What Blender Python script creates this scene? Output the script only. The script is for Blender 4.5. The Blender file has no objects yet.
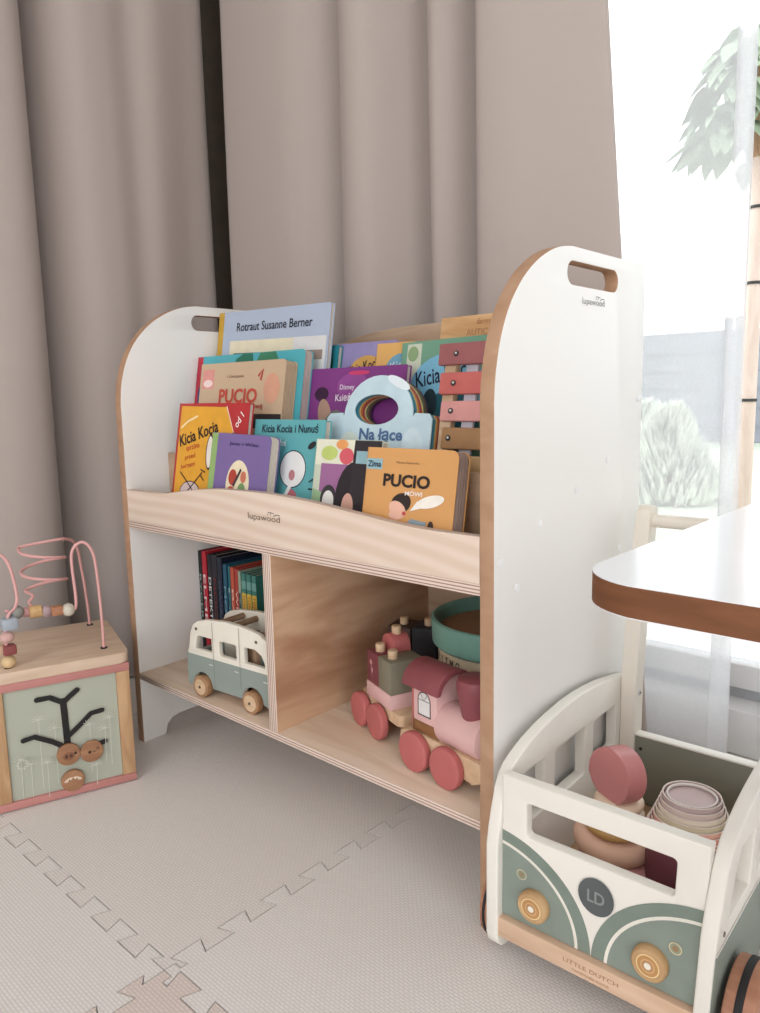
import bpy, bmesh, math, random
from mathutils import Vector, Matrix
random.seed(4)
SC = bpy.context.scene
COL = SC.collection
PI = math.pi

# ------------------------------------------------------------------ helpers
def lin(c, sat=.90):
    g = .3*c[0]+.59*c[1]+.11*c[2]
    c = [g+(v-g)*sat for v in c]
    return tuple(((v/255)/12.92 if v/255 <= .04045 else ((v/255+.055)/1.055)**2.4) for v in c)

def new_mat(name):
    m = bpy.data.materials.new(name); m.use_nodes = True
    nt = m.node_tree; b = nt.nodes['Principled BSDF']
    return m, nt, b

MATS = {}
def paint(rgb, rough=.5, spec=.4, var=.03, scale=40, bump=0.0):
    """painted / printed surface with a faint procedural variation"""
    key = (tuple(rgb), rough, spec, var, scale, bump)
    if key in MATS: return MATS[key]
    m, nt, b = new_mat('paint_%02x%02x%02x' % tuple(int(v) for v in rgb))
    tc = nt.nodes.new('ShaderNodeTexCoord'); n = nt.nodes.new('ShaderNodeTexNoise')
    n.inputs['Scale'].default_value = scale; n.inputs['Detail'].default_value = 3
    nt.links.new(tc.outputs['Object'], n.inputs['Vector'])
    r = nt.nodes.new('ShaderNodeValToRGB')
    c = lin(rgb)
    r.color_ramp.elements[0].color = (*[v*(1-var*2) for v in c], 1); r.color_ramp.elements[0].position = .3
    r.color_ramp.elements[1].color = (*[min(1, v*(1+var*2)) for v in c], 1); r.color_ramp.elements[1].position = .7
    nt.links.new(n.outputs['Fac'], r.inputs['Fac']); nt.links.new(r.outputs['Color'], b.inputs['Base Color'])
    b.inputs['Roughness'].default_value = rough; b.inputs['Specular IOR Level'].default_value = spec
    if bump:
        bp = nt.nodes.new('ShaderNodeBump'); bp.inputs['Strength'].default_value = bump; bp.inputs['Distance'].default_value = .0005
        nt.links.new(n.outputs['Fac'], bp.inputs['Height']); nt.links.new(bp.outputs['Normal'], b.inputs['Normal'])
    MATS[key] = m
    return m

def wood(name, light, dark, stretch=(1, 8, 8), scale=6, rough=.55, rings=0.0, lo=.35, hi=.7, rot=(0, 0, 0)):
    m, nt, b = new_mat(name)
    N = nt.nodes.new; L = nt.links.new
    tc = N('ShaderNodeTexCoord'); mp = N('ShaderNodeMapping')
    mp.inputs['Scale'].default_value = stretch; mp.inputs['Rotation'].default_value = rot
    L(tc.outputs['Object'], mp.inputs['Vector'])
    n1 = N('ShaderNodeTexNoise'); n1.inputs['Scale'].default_value = scale; n1.inputs['Detail'].default_value = 6; n1.inputs['Distortion'].default_value = .6
    L(mp.outputs['Vector'], n1.inputs['Vector'])
    fac = n1.outputs['Fac']
    if rings:
        w = N('ShaderNodeTexWave'); w.wave_type = 'RINGS'; w.rings_direction = 'SPHERICAL'
        w.inputs['Scale'].default_value = rings; w.inputs['Distortion'].default_value = 2.5; w.inputs['Detail'].default_value = 2; w.inputs['Detail Scale'].default_value = .6
        L(mp.outputs['Vector'], w.inputs['Vector'])
        mx = N('ShaderNodeMath'); mx.operation = 'MULTIPLY_ADD'; mx.inputs[1].default_value = .35
        L(w.outputs['Fac'], mx.inputs[0])
        s = N('ShaderNodeMath'); s.operation = 'MULTIPLY'; s.inputs[1].default_value = .65
        L(fac, s.inputs[0]); L(s.outputs[0], mx.inputs[2]); fac = mx.outputs[0]
    r = N('ShaderNodeValToRGB')
    r.color_ramp.elements[0].color = (*lin(dark), 1); r.color_ramp.elements[0].position = lo
    r.color_ramp.elements[1].color = (*lin(light), 1); r.color_ramp.elements[1].position = hi
    L(fac, r.inputs['Fac']); L(r.outputs['Color'], b.inputs['Base Color'])
    b.inputs['Roughness'].default_value = rough; b.inputs['Specular IOR Level'].default_value = .3
    return m

def ply_edge(name, axis):
    """thin alternating veneers across the sheet"""
    m, nt, b = new_mat(name)
    N = nt.nodes.new; L = nt.links.new
    tc = N('ShaderNodeTexCoord'); w = N('ShaderNodeTexWave'); w.wave_type = 'BANDS'; w.bands_direction = axis
    w.inputs['Scale'].default_value = 88; w.inputs['Distortion'].default_value = .25; w.inputs['Detail'].default_value = 1; w.inputs['Detail Scale'].default_value = 4
    L(tc.outputs['Object'], w.inputs['Vector'])
    r = N('ShaderNodeValToRGB')
    r.color_ramp.elements[0].color = (*lin((150, 116, 100)), 1); r.color_ramp.elements[0].position = .08
    r.color_ramp.elements[1].color = (*lin((226, 204, 188)), 1); r.color_ramp.elements[1].position = .42
    L(w.outputs['Fac'], r.inputs['Fac']); L(r.outputs['Color'], b.inputs['Base Color'])
    b.inputs['Roughness'].default_value = .7
    return m

def link(name, me, mats, parent=None):
    o = bpy.data.objects.new(name, me)
    COL.objects.link(o)
    if not isinstance(mats, (list, tuple)): mats = [mats]
    for m in mats: me.materials.append(m)
    if parent: o.parent = parent
    return o

def thing(name, label, cat, loc=(0, 0, 0), rot=(0, 0, 0), group=None):
    o = bpy.data.objects.new(name, None); COL.objects.link(o)
    o.empty_display_size = .02
    o.location = loc; o.rotation_euler = rot
    o['label'] = label; o['category'] = cat
    if group: o['group'] = group
    return o

def tag(o, label, cat, group=None, kind=None):
    o['label'] = label; o['category'] = cat
    if group: o['group'] = group
    if kind: o['kind'] = kind
    return o

def struct(o):
    o['kind'] = 'structure'; return o

def smooth(me, ang=40):
    for p in me.polygons: p.use_smooth = True
    try: me.set_sharp_from_angle(angle=math.radians(ang))
    except Exception: pass

class MB:
    """mesh builder; one finished mesh object per part"""
    def __init__(s): s.bm = bmesh.new()
    def box(s, x0, x1, y0, y1, z0, z1, bev=0, mi=0, M=None, seg=2):
        t = bmesh.new()
        vs = [t.verts.new((x, y, z)) for x in (x0, x1) for y in (y0, y1) for z in (z0, z1)]
        for f in ((0, 1, 3, 2), (4, 6, 7, 5), (0, 4, 5, 1), (2, 3, 7, 6), (0, 2, 6, 4), (1, 5, 7, 3)):
            t.faces.new([vs[i] for i in f])
        if bev: bmesh.ops.bevel(t, geom=list(t.edges), offset=bev, segments=seg, profile=.5, affect='EDGES')
        s._add(t, mi, M); return s
    def _add(s, t, mi=None, M=None):
        bmesh.ops.recalc_face_normals(t, faces=list(t.faces))
        if M: bmesh.ops.transform(t, matrix=M, verts=list(t.verts))
        mp = {v: s.bm.verts.new(v.co) for v in t.verts}
        for f in t.faces:
            try: g = s.bm.faces.new([mp[v] for v in f.verts])
            except ValueError: continue
            g.material_index = f.material_index if mi is None else mi
        t.free()
    def lathe(s, prof, M=None, seg=32, mi=0, closed=False):
        """profile [(r,z)] turned about Z; closed=True joins the last point to the first (rings, cups)"""
        t = bmesh.new(); rings = []
        for r, z in prof:
            if r < 1e-6: rings.append([t.verts.new((0, 0, z))])
            else: rings.append([t.verts.new((r*math.cos(2*PI*k/seg), r*math.sin(2*PI*k/seg), z)) for k in range(seg)])
        pairs = list(zip(rings, rings[1:])) + ([(rings[-1], rings[0])] if closed else [])
        for a, b in pairs:
            for k in range(seg):
                k2 = (k+1) % seg
                if len(a) == 1 and len(b) == 1: continue
                if len(a) == 1: t.faces.new((a[0], b[k], b[k2]))
                elif len(b) == 1: t.faces.new((a[k], a[k2], b[0]))
                else: t.faces.new((a[k], a[k2], b[k2], b[k]))
        s._add(t, mi, M); return s
    def cyl(s, r, h, M=None, bev=.0, seg=32, mi=0):
        b = max(bev, 0)
        if b:
            pr = [(0, 0), (r-b, 0)] + [(r-b+b*math.sin(a*PI/8), b-b*math.cos(a*PI/8)) for a in range(1, 5)] + [(r-b+b*math.cos(a*PI/8), h-b+b*math.sin(a*PI/8)) for a in range(0, 5)] + [(0, h)]
        else: pr = [(0, 0), (r, 0), (r, h), (0, h)]
        return s.lathe(pr, M, seg, mi)
    def sphere(s, r, c=(0, 0, 0), sc=(1, 1, 1), seg=20, mi=0):
        n = seg//2
        pr = [(r*math.sin(PI*k/n), -r*math.cos(PI*k/n)) for k in range(n+1)]
        return s.lathe(pr, Matrix.Translation(c) @ Matrix.Diagonal((*sc, 1)), seg, mi)
    def tube(s, pts, r, seg=8, mi=0, cap=True):
        t = bmesh.new(); pts = [Vector(p) for p in pts]; rings = []
        up = None
        for i, p in enumerate(pts):
            d = (pts[min(i+1, len(pts)-1)] - pts[max(i-1, 0)]).normalized()
            if up is None: up = d.orthogonal().normalized()
            up = (up - d*up.dot(d)).normalized(); sd = d.cross(up)
            rr = r[i] if isinstance(r, (list, tuple)) else r
            rings.append([t.verts.new(p + (up*math.cos(2*PI*k/seg) + sd*math.sin(2*PI*k/seg))*rr) for k in range(seg)])
        for a, b in zip(rings, rings[1:]):
            for k in range(seg): t.faces.new((a[k], a[(k+1) % seg], b[(k+1) % seg], b[k]))
        if cap: t.faces.new(rings[0]); t.faces.new(rings[-1])
        s._add(t, mi); return s
    def prism(s, poly, n0, n1, M=None, mi=0, mi_edge=None, bev=0, seg=2):
        """polygon (u,v) extruded along the third axis from n0 to n1"""
        t = bmesh.new()
        a = [t.verts.new((u, v, n0)) for u, v in poly]; b = [t.verts.new((u, v, n1)) for u, v in poly]
        fa = t.faces.new(a); fb = t.faces.new(b[::-1]); fa.material_index = fb.material_index = mi
        for k in range(len(poly)):
            f = t.faces.new((a[k], b[k], b[(k+1) % len(poly)], a[(k+1) % len(poly)])); f.material_index = mi if mi_edge is None else mi_edge
        if bev:
            ed = [e for f in (fa, fb) for e in f.edges]
            bmesh.ops.bevel(t, geom=ed, offset=bev, segments=seg, profile=.5, affect='EDGES', material=-1)
        s._add(t, None, M); return s
    def build(s, name, mats, parent=None, sm=40):
        me = bpy.data.meshes.new(name); s.bm.to_mesh(me); s.bm.free()
        if sm: smooth(me, sm)
        return link(name, me, mats, parent)

def FR(x=0, y=0, z=0, rz=0):
    """(u,v,n) -> a plane facing -Y: u to +X, v to +Z, n to -Y (towards the viewer of the face)"""
    return Matrix.Translation((x, y, z)) @ Matrix.Rotation(rz, 4, 'Z') @ Matrix(((1, 0, 0, 0), (0, 0, -1, 0), (0, 1, 0, 0), (0, 0, 0, 1)))
def RT(x=0, y=0, z=0):
    """(u,v,n) -> a plane facing +X: u to +Y, v to +Z, n to +X"""
    return Matrix.Translation((x, y, z)) @ Matrix(((0, 0, 1, 0), (1, 0, 0, 0), (0, 1, 0, 0), (0, 0, 0, 1)))
def RX(x=0, y=0, z=0):
    """lathe axis Z -> X"""
    return Matrix.Translation((x, y, z)) @ Matrix.Rotation(PI/2, 4, 'Y')
def RY(x=0, y=0, z=0):
    """lathe axis Z -> -Y"""
    return Matrix.Translation((x, y, z)) @ Matrix.Rotation(PI/2, 4, 'X')

def curve_mesh(name, splines, extrude, bevel=0, res=2):
    cu = bpy.data.curves.new(name, 'CURVE'); cu.dimensions = '2D'; cu.fill_mode = 'BOTH'
    cu.extrude = extrude; cu.bevel_depth = bevel; cu.bevel_resolution = res
    if bevel: cu.offset = -bevel
    for pts in splines:
        sp = cu.splines.new('POLY'); sp.points.add(len(pts)-1)
        for i, (u, v) in enumerate(pts): sp.points[i].co = (u, v, 0, 1)
        sp.use_cyclic_u = True
    o = bpy.data.objects.new('tmp', cu); COL.objects.link(o)
    dg = bpy.context.evaluated_depsgraph_get(); dg.update()
    me = bpy.data.meshes.new_from_object(o.evaluated_get(dg)); me.name = name
    bpy.data.objects.remove(o); bpy.data.curves.remove(cu)
    return me

def plate(name, outline, holes, thick, M, mats, parent=None, bev=0, sm=35, fn=None):
    """a board cut to an outline with openings; material 0 on the faces, 1 on the cut edges. Spans n = -thick..0"""
    me = curve_mesh(name, [outline]+list(holes), max(thick/2-bev, .00005), bev)
    bm = bmesh.new(); bm.from_mesh(me)
    bmesh.ops.remove_doubles(bm, verts=list(bm.verts), dist=1e-6)
    bmesh.ops.recalc_face_normals(bm, faces=list(bm.faces))
    for f in bm.faces: f.material_index = 0 if abs(f.normal.z) > .9 else 1
    bmesh.ops.transform(bm, matrix=M @ Matrix.Translation((0, 0, -thick/2)), verts=list(bm.verts))
    if fn:
        for v in bm.verts: v.co = fn(v.co)
    bmesh.ops.recalc_face_normals(bm, faces=list(bm.faces))
    me.materials.clear()
    bm.to_mesh(me); bm.free()
    if sm: smooth(me, sm)
    if not isinstance(mats, (list, tuple)): mats = (mats, mats)
    return link(name, me, list(mats), parent)

def rrect(u0, u1, v0, v1, r, seg=5, rs=None):
    """rounded rectangle; rs = radii for (lower left, lower right, upper right, upper left)"""
    rs = rs or (r, r, r, r); out = []
    for (cu, cv, a0, rr) in ((u0, v0, PI, rs[0]), (u1, v0, 1.5*PI, rs[1]), (u1, v1, 0, rs[2]), (u0, v1, .5*PI, rs[3])):
        if rr <= 0: out.append((cu, cv)); continue
        x = cu + (rr if cu == u0 else -rr); y = cv + (rr if cv == v0 else -rr)
        out += [(x+rr*math.cos(a0+k*PI/2/seg), y+rr*math.sin(a0+k*PI/2/seg)) for k in range(seg+1)]
    return out
def ell(cu, cv, a, b=None, rot=0, n=24):
    b = a if b is None else b
    return [(cu+a*math.cos(t)*math.cos(rot)-b*math.sin(t)*math.sin(rot), cv+a*math.cos(t)*math.sin(rot)+b*math.sin(t)*math.cos(rot)) for t in (2*PI*k/n for k in range(n))]
def stroke(pts, w):
    """thick line as polygon"""
    L, R = [], []
    for i, p in enumerate(pts):
        a = pts[max(i-1, 0)]; b = pts[min(i+1, len(pts)-1)]
        dx, dy = b[0]-a[0], b[1]-a[1]; l = math.hypot(dx, dy) or 1
        L.append((p[0]-dy/l*w/2, p[1]+dx/l*w/2)); R.append((p[0]+dy/l*w/2, p[1]-dx/l*w/2))
    return L+R[::-1]
def catmull(pts, n=8, closed=False):
    out = []; P = list(pts); m = len(P)
    for i in range(m if closed else m-1):
        g = lambda k: Vector(P[k % m]) if closed else Vector(P[min(max(k, 0), m-1)])
        p0, p1, p2, p3 = g(i-1), g(i), g(i+1), g(i+2)
        for k in range(n):
            t = k/n
            out.append(tuple(.5*((2*p1)+(-p0+p2)*t+(2*p0-5*p1+4*p2-p3)*t*t+(-p0+3*p1-3*p2+p3)*t**3)))
    if not closed: out.append(tuple(P[-1]))
    return out

def art(name, items, M, parent, rough=.45, step=.00012, base=.00015):
    """printed picture: flat coloured shapes as one thin mesh. items: (polygon, rgb)"""
    bm = bmesh.new(); cols = []
    for k, (poly, rgb) in enumerate(items):
        if rgb not in cols: cols.append(rgb)
        vs = [bm.verts.new(M @ Vector((u, v, base+k*step))) for u, v in poly]
        try: f = bm.faces.new(vs)
        except ValueError: continue
        f.material_index = cols.index(rgb)
        f.normal_update()
        n = (M.to_3x3() @ Vector((0, 0, 1)))
        if f.normal.dot(n) < 0: f.normal_flip()
    me = bpy.data.meshes.new(name); bm.to_mesh(me); bm.free()
    return link(name, me, [paint(c, rough) for c in cols], parent)

def text(name, s, M, w, rgb, parent, h=None, rot=0, bold=0.0, shear=0, depth=.0001, lift=.0008, mat=None, align='CENTER'):
    """raised print: string centred at M's origin, scaled to width w (and height h)"""
    cu = bpy.data.curves.new(name, 'FONT'); cu.body = s; cu.size = 1; cu.extrude = 0; cu.offset = bold; cu.shear = shear
    cu.resolution_u = 3; cu.align_x = 'LEFT'
    o = bpy.data.objects.new('tmp', cu); COL.objects.link(o)
    dg = bpy.context.evaluated_depsgraph_get(); dg.update()
    me = bpy.data.meshes.new_from_object(o.evaluated_get(dg)); me.name = name
    bpy.data.objects.remove(o); bpy.data.curves.remove(cu)
    me.materials.clear()
    xs = [v.co.x for v in me.vertices]; ys = [v.co.y for v in me.vertices]
    if not xs: return None
    sx = w/(max(xs)-min(xs)); sy = sx if h is None else h/(max(ys)-min(ys))
    cx, cy = (max(xs)+min(xs))/2, (max(ys)+min(ys))/2
    T = M @ Matrix.Translation((0, 0, lift)) @ Matrix.Rotation(rot, 4, 'Z') @ Matrix.Diagonal((sx, sy, 1, 1)) @ Matrix.Translation((-cx, -cy, 0))
    me.transform(T)
    return link(name, me, [mat or paint(rgb, .6)], parent)

# ------------------------------------------------------------------ camera
cam = bpy.data.cameras.new('camera'); co = bpy.data.objects.new('camera', cam); COL.objects.link(co)
cam.sensor_fit = 'VERTICAL'; cam.sensor_height = 36; cam.lens = 755.06/1013*36
cam.clip_start = .02; cam.clip_end = 200
CAMC = [[1.085592, -0.594125, 0.55163], [0.741481, 0.670661, -0.020465], [-0.083485, 0.122479, 0.988954], [-0.66576, 0.731582, -0.146806]]
r_, u_, f_ = (Vector(v).normalized() for v in CAMC[1:])
mw = Matrix((( r_.x, u_.x, -f_.x, CAMC[0][0]), (r_.y, u_.y, -f_.y, CAMC[0][1]), (r_.z, u_.z, -f_.z, CAMC[0][2]), (0, 0, 0, 1)))
co.matrix_world = mw
SC.camera = co

# ------------------------------------------------------------------ materials
WHITE = paint((237, 234, 229), .42, .4, .006, 3)
MDF = wood('raw_board_edge', (190, 150, 118), (178, 136, 104), (3, 3, 5), 10, .65)
BIRCH = wood('birch_ply_face', (234, 212, 190), (216, 188, 160), (1, 9, 9), 5, .5)
BIRCHR = wood('birch_ply_rail', (234, 214, 196), (224, 200, 178), (1.3, 5, 4.2), 2.6, .5, rings=4.5)
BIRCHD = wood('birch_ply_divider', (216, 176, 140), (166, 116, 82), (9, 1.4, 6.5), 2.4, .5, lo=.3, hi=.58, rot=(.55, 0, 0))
EDGEZ = ply_edge('ply_edge_z', 'Z'); EDGEX = ply_edge('ply_edge_x', 'X'); EDGEY = ply_edge('ply_edge_y', 'Y')
BEECH = wood('beech', (206, 164, 124), (180, 136, 98), (1, 6, 6), 14, .5)
BEECHX = wood('beech_pale', (228, 194, 158), (210, 172, 134), (5, 1, 5), 14, .5)
PALEW = wood('pale_wood', (226, 196, 160), (204, 168, 130), (1, 7, 7), 16, .5)
BLACK = paint((34, 32, 32), .6)
SAGE = paint((137, 148, 137), .5, .35, .012, 8)

# ------------------------------------------------------------------ room shell
def build_room():
    m = paint((196, 186, 176), .8, .2, .01, 3)
    b = MB(); b.box(-.62, 3.2, -3.2, .60, -.10, -.0125)
    struct(b.build('floor', paint((222, 214, 206), .45), sm=0))
    b = MB(); b.box(-.62, 3.2, -3.2, .78, 2.45, 2.55)
    struct(b.build('ceiling', paint((238, 236, 232), .9), sm=0))
    b = MB(); b.box(-.62, -.52, -3.2, .78, -.1, 2.45)
    struct(b.build('wall_left', m, sm=0))
    b = MB(); b.box(-.52, .36, .62, .78, -.1, 2.45); b.box(.36, 3.2, .62, .78, 2.25, 2.45); b.box(.36, 3.2, .60, .78, -.1, .035)
    struct(b.build('wall_back', m, sm=0))
    # the side of the room behind the photographer: a wall with its own window, and a glazed side
    b = MB(); b.box(-.62, 3.3, -3.3, -3.2, -.1, .1); b.box(-.62, 3.3, -3.3, -3.2, 2.2, 2.45); b.box(-.62, .5, -3.3, -3.2, .1, 2.2); b.box(3.0, 3.3, -3.3, -3.2, .1, 2.2)
    struct(b.build('wall_front', m, sm=0))
    b = MB(); b.box(3.2, 3.3, -3.2, .78, -.1, .02); b.box(3.2, 3.3, -3.2, .78, 2.1, 2.45); b.box(3.2, 3.3, -3.2, -2.4, .02, 2.1); b.box(3.2, 3.3, -1.0, .78, .02, 2.1)
    struct(b.build('wall_right', m, sm=0))
    b = MB(); b.box(-.519, -.46, .50, .619, -.01, 2.44, .004); b.box(-.46, -.10, .600, .619, -.01, 2.44, .004)  # brown boards added in the corner so the gap between the curtains reads dark
    struct(b.build('gap_dark_boards', paint((128, 114, 102), .7, .2), sm=0))
    # sliding terrace door
    d = bpy.data.objects.new('window_1', None); COL.objects.link(d); d['kind'] = 'structure'
    PVC = paint((240, 240, 240), .35, .5, .004)
    b = MB()
    b.box(.36, 3.2, .585, .70, -.012, .060, .002); b.box(.36, 3.2, .63, .68, .078, .118, .003)
    b.box(.36, .41, .63, .69, .06, 2.25, .003); b.box(.41, 3.2, .63, .69, 2.19, 2.25, .003)
    b.box(1.70, 1.78, .63, .69, .10, 2.2, .003)
    b.build('window_frame', PVC, d)
    b = MB(); b.box(.36, 3.2, .638, .672, .060, .079, .001); b.build('window_track', paint((176, 178, 182), .4, .5), d)
    gm, nt, bs = new_mat('window_glass')
    for n in list(nt.nodes): nt.nodes.remove(n)
    o = nt.nodes.new('ShaderNodeOutputMaterial'); mx = nt.nodes.new('ShaderNodeMixShader'); t = nt.nodes.new('ShaderNodeBsdfTransparent'); g = nt.nodes.new('ShaderNodeBsdfGlossy'); fr = nt.nodes.new('ShaderNodeFresnel')
    fr.inputs['IOR'].default_value = 1.3; g.inputs['Roughness'].default_value = .02; t.inputs['Color'].default_value = (.97, .985, .98, 1)
    nt.links.new(fr.outputs[0], mx.inputs[0]); nt.links.new(t.outputs[0], mx.inputs[1]); nt.links.new(g.outputs[0], mx.inputs[2]); nt.links.new(mx.outputs[0], o.inputs[0])
    b = MB(); b.box(.41, 3.2, .655, .661, .118, 2.19); b.build('window_pane', gm, d, sm=0)
build_room()

# ------------------------------------------------------------------ foam play mat
def build_mat():
    def foam(rgb):
        m, nt, b = new_mat('foam_%d' % rgb[0]); N = nt.nodes.new; L = nt.links.new
        tc = N('ShaderNodeTexCoord')
        br = N('ShaderNodeTexBrick'); br.offset = .5
        br.inputs['Scale'].default_value = 1; br.inputs['Brick Width'].default_value = .0062; br.inputs['Row Height'].default_value = .0034
        br.inputs['Mortar Size'].default_value = .0006; br.inputs['Mortar Smooth'].default_value = .7; br.inputs['Bias'].default_value = 0
        c = lin(rgb)
        br.inputs['Color1'].default_value = (*c, 1); br.inputs['Color2'].default_value = (*[v*.97 for v in c], 1); br.inputs['Mortar'].default_value = (*[v*.80 for v in c], 1)
        L(tc.outputs['Object'], br.inputs['Vector']); L(br.outputs['Color'], b.inputs['Base Color'])
        inv = N('ShaderNodeMath'); inv.operation = 'SUBTRACT'; inv.inputs[0].default_value = 1; L(br.outputs['Fac'], inv.inputs[1])
        bp = N('ShaderNodeBump'); bp.inputs['Strength'].default_value = .4; bp.inputs['Distance'].default_value = .0007
        L(inv.outputs[0], bp.inputs['Height']); L(bp.outputs['Normal'], b.inputs['Normal'])
        b.inputs['Roughness'].default_value = .55; b.inputs['Specular IOR Level'].default_value = .4
        return m
    mats = {'a': foam((243, 236, 231)), 'b': foam((238, 222, 214)), 'c': foam((246, 241, 237))}
    S = .57; X0 = .4765; Y0 = -.2515; P = S/10; a = .0095; dl = .0035
    def seam():
        pts = [(0, 0)]
        for k in range(10):
            s0 = k*P+P*.29
            if k == 0: pts += [(.0120, 0), (.0120, -a)]
            if k == 9: pts += [(s0+dl, -a), (s0-dl, a), (s0+P*.36+dl, a), (s0+P*.36-dl, 0)]; break
            pts += [(s0+dl, -a), (s0-dl, a), (s0+P/2+dl, a), (s0+P/2-dl, -a)]
        return pts   # last corner excluded
    sm_ = seam()
    def offset(poly, d):
        out = []; n = len(poly)
        for i in range(n):
            p0, p1, p2 = (Vector(poly[(i+k-1) % n]) for k in range(3))
            e1 = (p1-p0).normalized(); e2 = (p2-p1).normalized()
            n1 = Vector((-e1.y, e1.x)); n2 = Vector((-e2.y, e2.x)); b = (n1+n2)
            out.append(tuple(p1 + b/max(b.length_squared, .4)*2*d/1.0*.5*1.0 if b.length_squared > 1e-6 else p1))
        return out
    names = {(0, 0): ('pale beige foam mat tile in front of the bookcase, right of the long seam', 'c'),
             (-1, 0): ('pale beige foam mat tile under the bookcase, in front of the activity cube', 'a'),
             (-2, 0): ('pale beige foam mat tile at the curtain foot, behind the activity cube', 'a'),
             (1, 0): ('pale beige foam mat tile under the white table', 'c'),
             (-1, -1): ('pale beige foam mat tile in the lower left corner of the picture', 'c'),
             (0, -1): ('slightly pinker foam mat tile at the bottom edge of the picture', 'b'),
             (1, -1): ('pale beige foam mat tile below the toy bus wagon, off to the right', 'c'),
             (-2, -1): ('pale beige foam mat tile left of the activity cube', 'a')}
    for (i, j), (lab, mk) in names.items():
        x0 = X0+i*S; y0 = Y0+j*S
        bot = [(x0+s, y0+t) for s, t in sm_]
        rig = [(x0+S-t, y0+s) for s, t in sm_]
        top = [(x0+s, y0+S+t) for s, t in sm_]; top = [(x0+S, y0+S)] + top[1:][::-1]
        lef = [(x0-t, y0+s) for s, t in sm_]; lef = [(x0, y0+S)] + lef[1:][::-1]
        poly = offset(bot+rig+top+lef, .0013)
        b = MB(); b.prism(poly, -.0118, 0)
        o = b.build('foam_mat_tile', mats[mk], sm=0)
        tag(o, lab, 'play mat', 'interlocking foam mat tiles')
build_mat()

# ------------------------------------------------------------------ curtains
def fabric(name, rgb, rough=.85):
    m, nt, b = new_mat(name); N = nt.nodes.new; L = nt.links.new
    tc = N('ShaderNodeTexCoord'); n = N('ShaderNodeTexNoise'); n.inputs['Scale'].default_value = 900; n.inputs['Detail'].default_value = 2
    L(tc.outputs['Object'], n.inputs['Vector'])
    r = N('ShaderNodeValToRGB'); c = lin(rgb)
    r.color_ramp.elements[0].color = (*[v*.93 for v in c], 1); r.color_ramp.elements[1].color = (*[min(1, v*1.05) for v in c], 1)
    L(n.outputs['Fac'], r.inputs['Fac']); L(r.outputs['Color'], b.inputs['Base Color'])
    b.inputs['Roughness'].default_value = rough; b.inputs['Sheen Weight'].default_value = .15
    b.inputs['Specular IOR Level'].default_value = .15
    return m

def drape(name, path, z0, z1, mat, th=.002, amp=.006, n=8, nz=26, flare=None):
    pts = catmull(path, n)
    bm = bmesh.new(); rows = []
    for k in range(nz+1):
        z = z0+(z1-z0)*k/nz; row = []
        for i, (x, y) in enumerate(pts):
            ph = i*.13
            dx = amp*math.sin(z*2.1+ph*1.3); dy = amp*math.cos(z*1.7+ph*.9)
            if flare:
                fx, fy = flare(x, y, z, i/(len(pts)-1)); dx += fx; dy += fy
            row.append(bm.verts.new((x+dx, y+dy, z)))
        rows.append(row)
    for a, b in zip(rows, rows[1:]):
        for i in range(len(pts)-1): bm.faces.new((a[i], a[i+1], b[i+1], b[i]))
    me = bpy.data.meshes.new(name); bm.to_mesh(me); bm.free()
    for p in me.polygons: p.use_smooth = True
    o = link(name, me, mat)
    if th:
        md = o.modifiers.new('thickness', 'SOLIDIFY'); md.thickness = th; md.offset = 0
    return o

TAUPE = fabric('taupe_curtain', (184, 170, 162))
o = drape('curtain', [(-.225, .48), (-.240, .45), (-.236, .42), (-.20, .405), (-.12, .395), (-.03, .395), (.03, .425), (.09, .500), (.125, .555), (.140, .555), (.132, .500), (.107, .425), (.112, .395), (.14, .376), (.18, .385), (.225, .435),
                      (.262, .480), (.285, .490), (.290, .465), (.288, .430), (.300, .408), (.325, .405), (.36, .445), (.400, .515), (.432, .565), (.448, .555), (.432, .490), (.404, .415), (.402, .392), (.418, .374), (.46, .372), (.505, .384), (.55, .400), (.583, .415), (.590, .428), (.582, .436)],
          .006, 2.35, TAUPE, amp=.004, flare=lambda x, y, z, f: ((1.05-z)*.075*max(0, (x-.44)/.15), 0))
tag(o, 'grey taupe blackout curtain hanging in folds behind the bookcase, beside the bright window', 'curtain')
o = drape('curtain', [(-.310, .408), (-.292, .412), (-.280, .395), (-.275, .34), (-.262, .27), (-.268, .22), (-.255, .17), (-.262, .12), (-.305, .075), (-.355, .050), (-.372, .022), (-.345, .000), (-.300, .012), (-.262, .018), (-.240, -.005), (-.238, -.05), (-.255, -.10), (-.285, -.16), (-.262, -.22), (-.25, -.32), (-.30, -.40), (-.29, -.5)],
          .006, 2.35, TAUPE, amp=.004)
tag(o, 'grey taupe blackout curtain on the left, hanging behind the activity cube', 'curtain')

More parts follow.
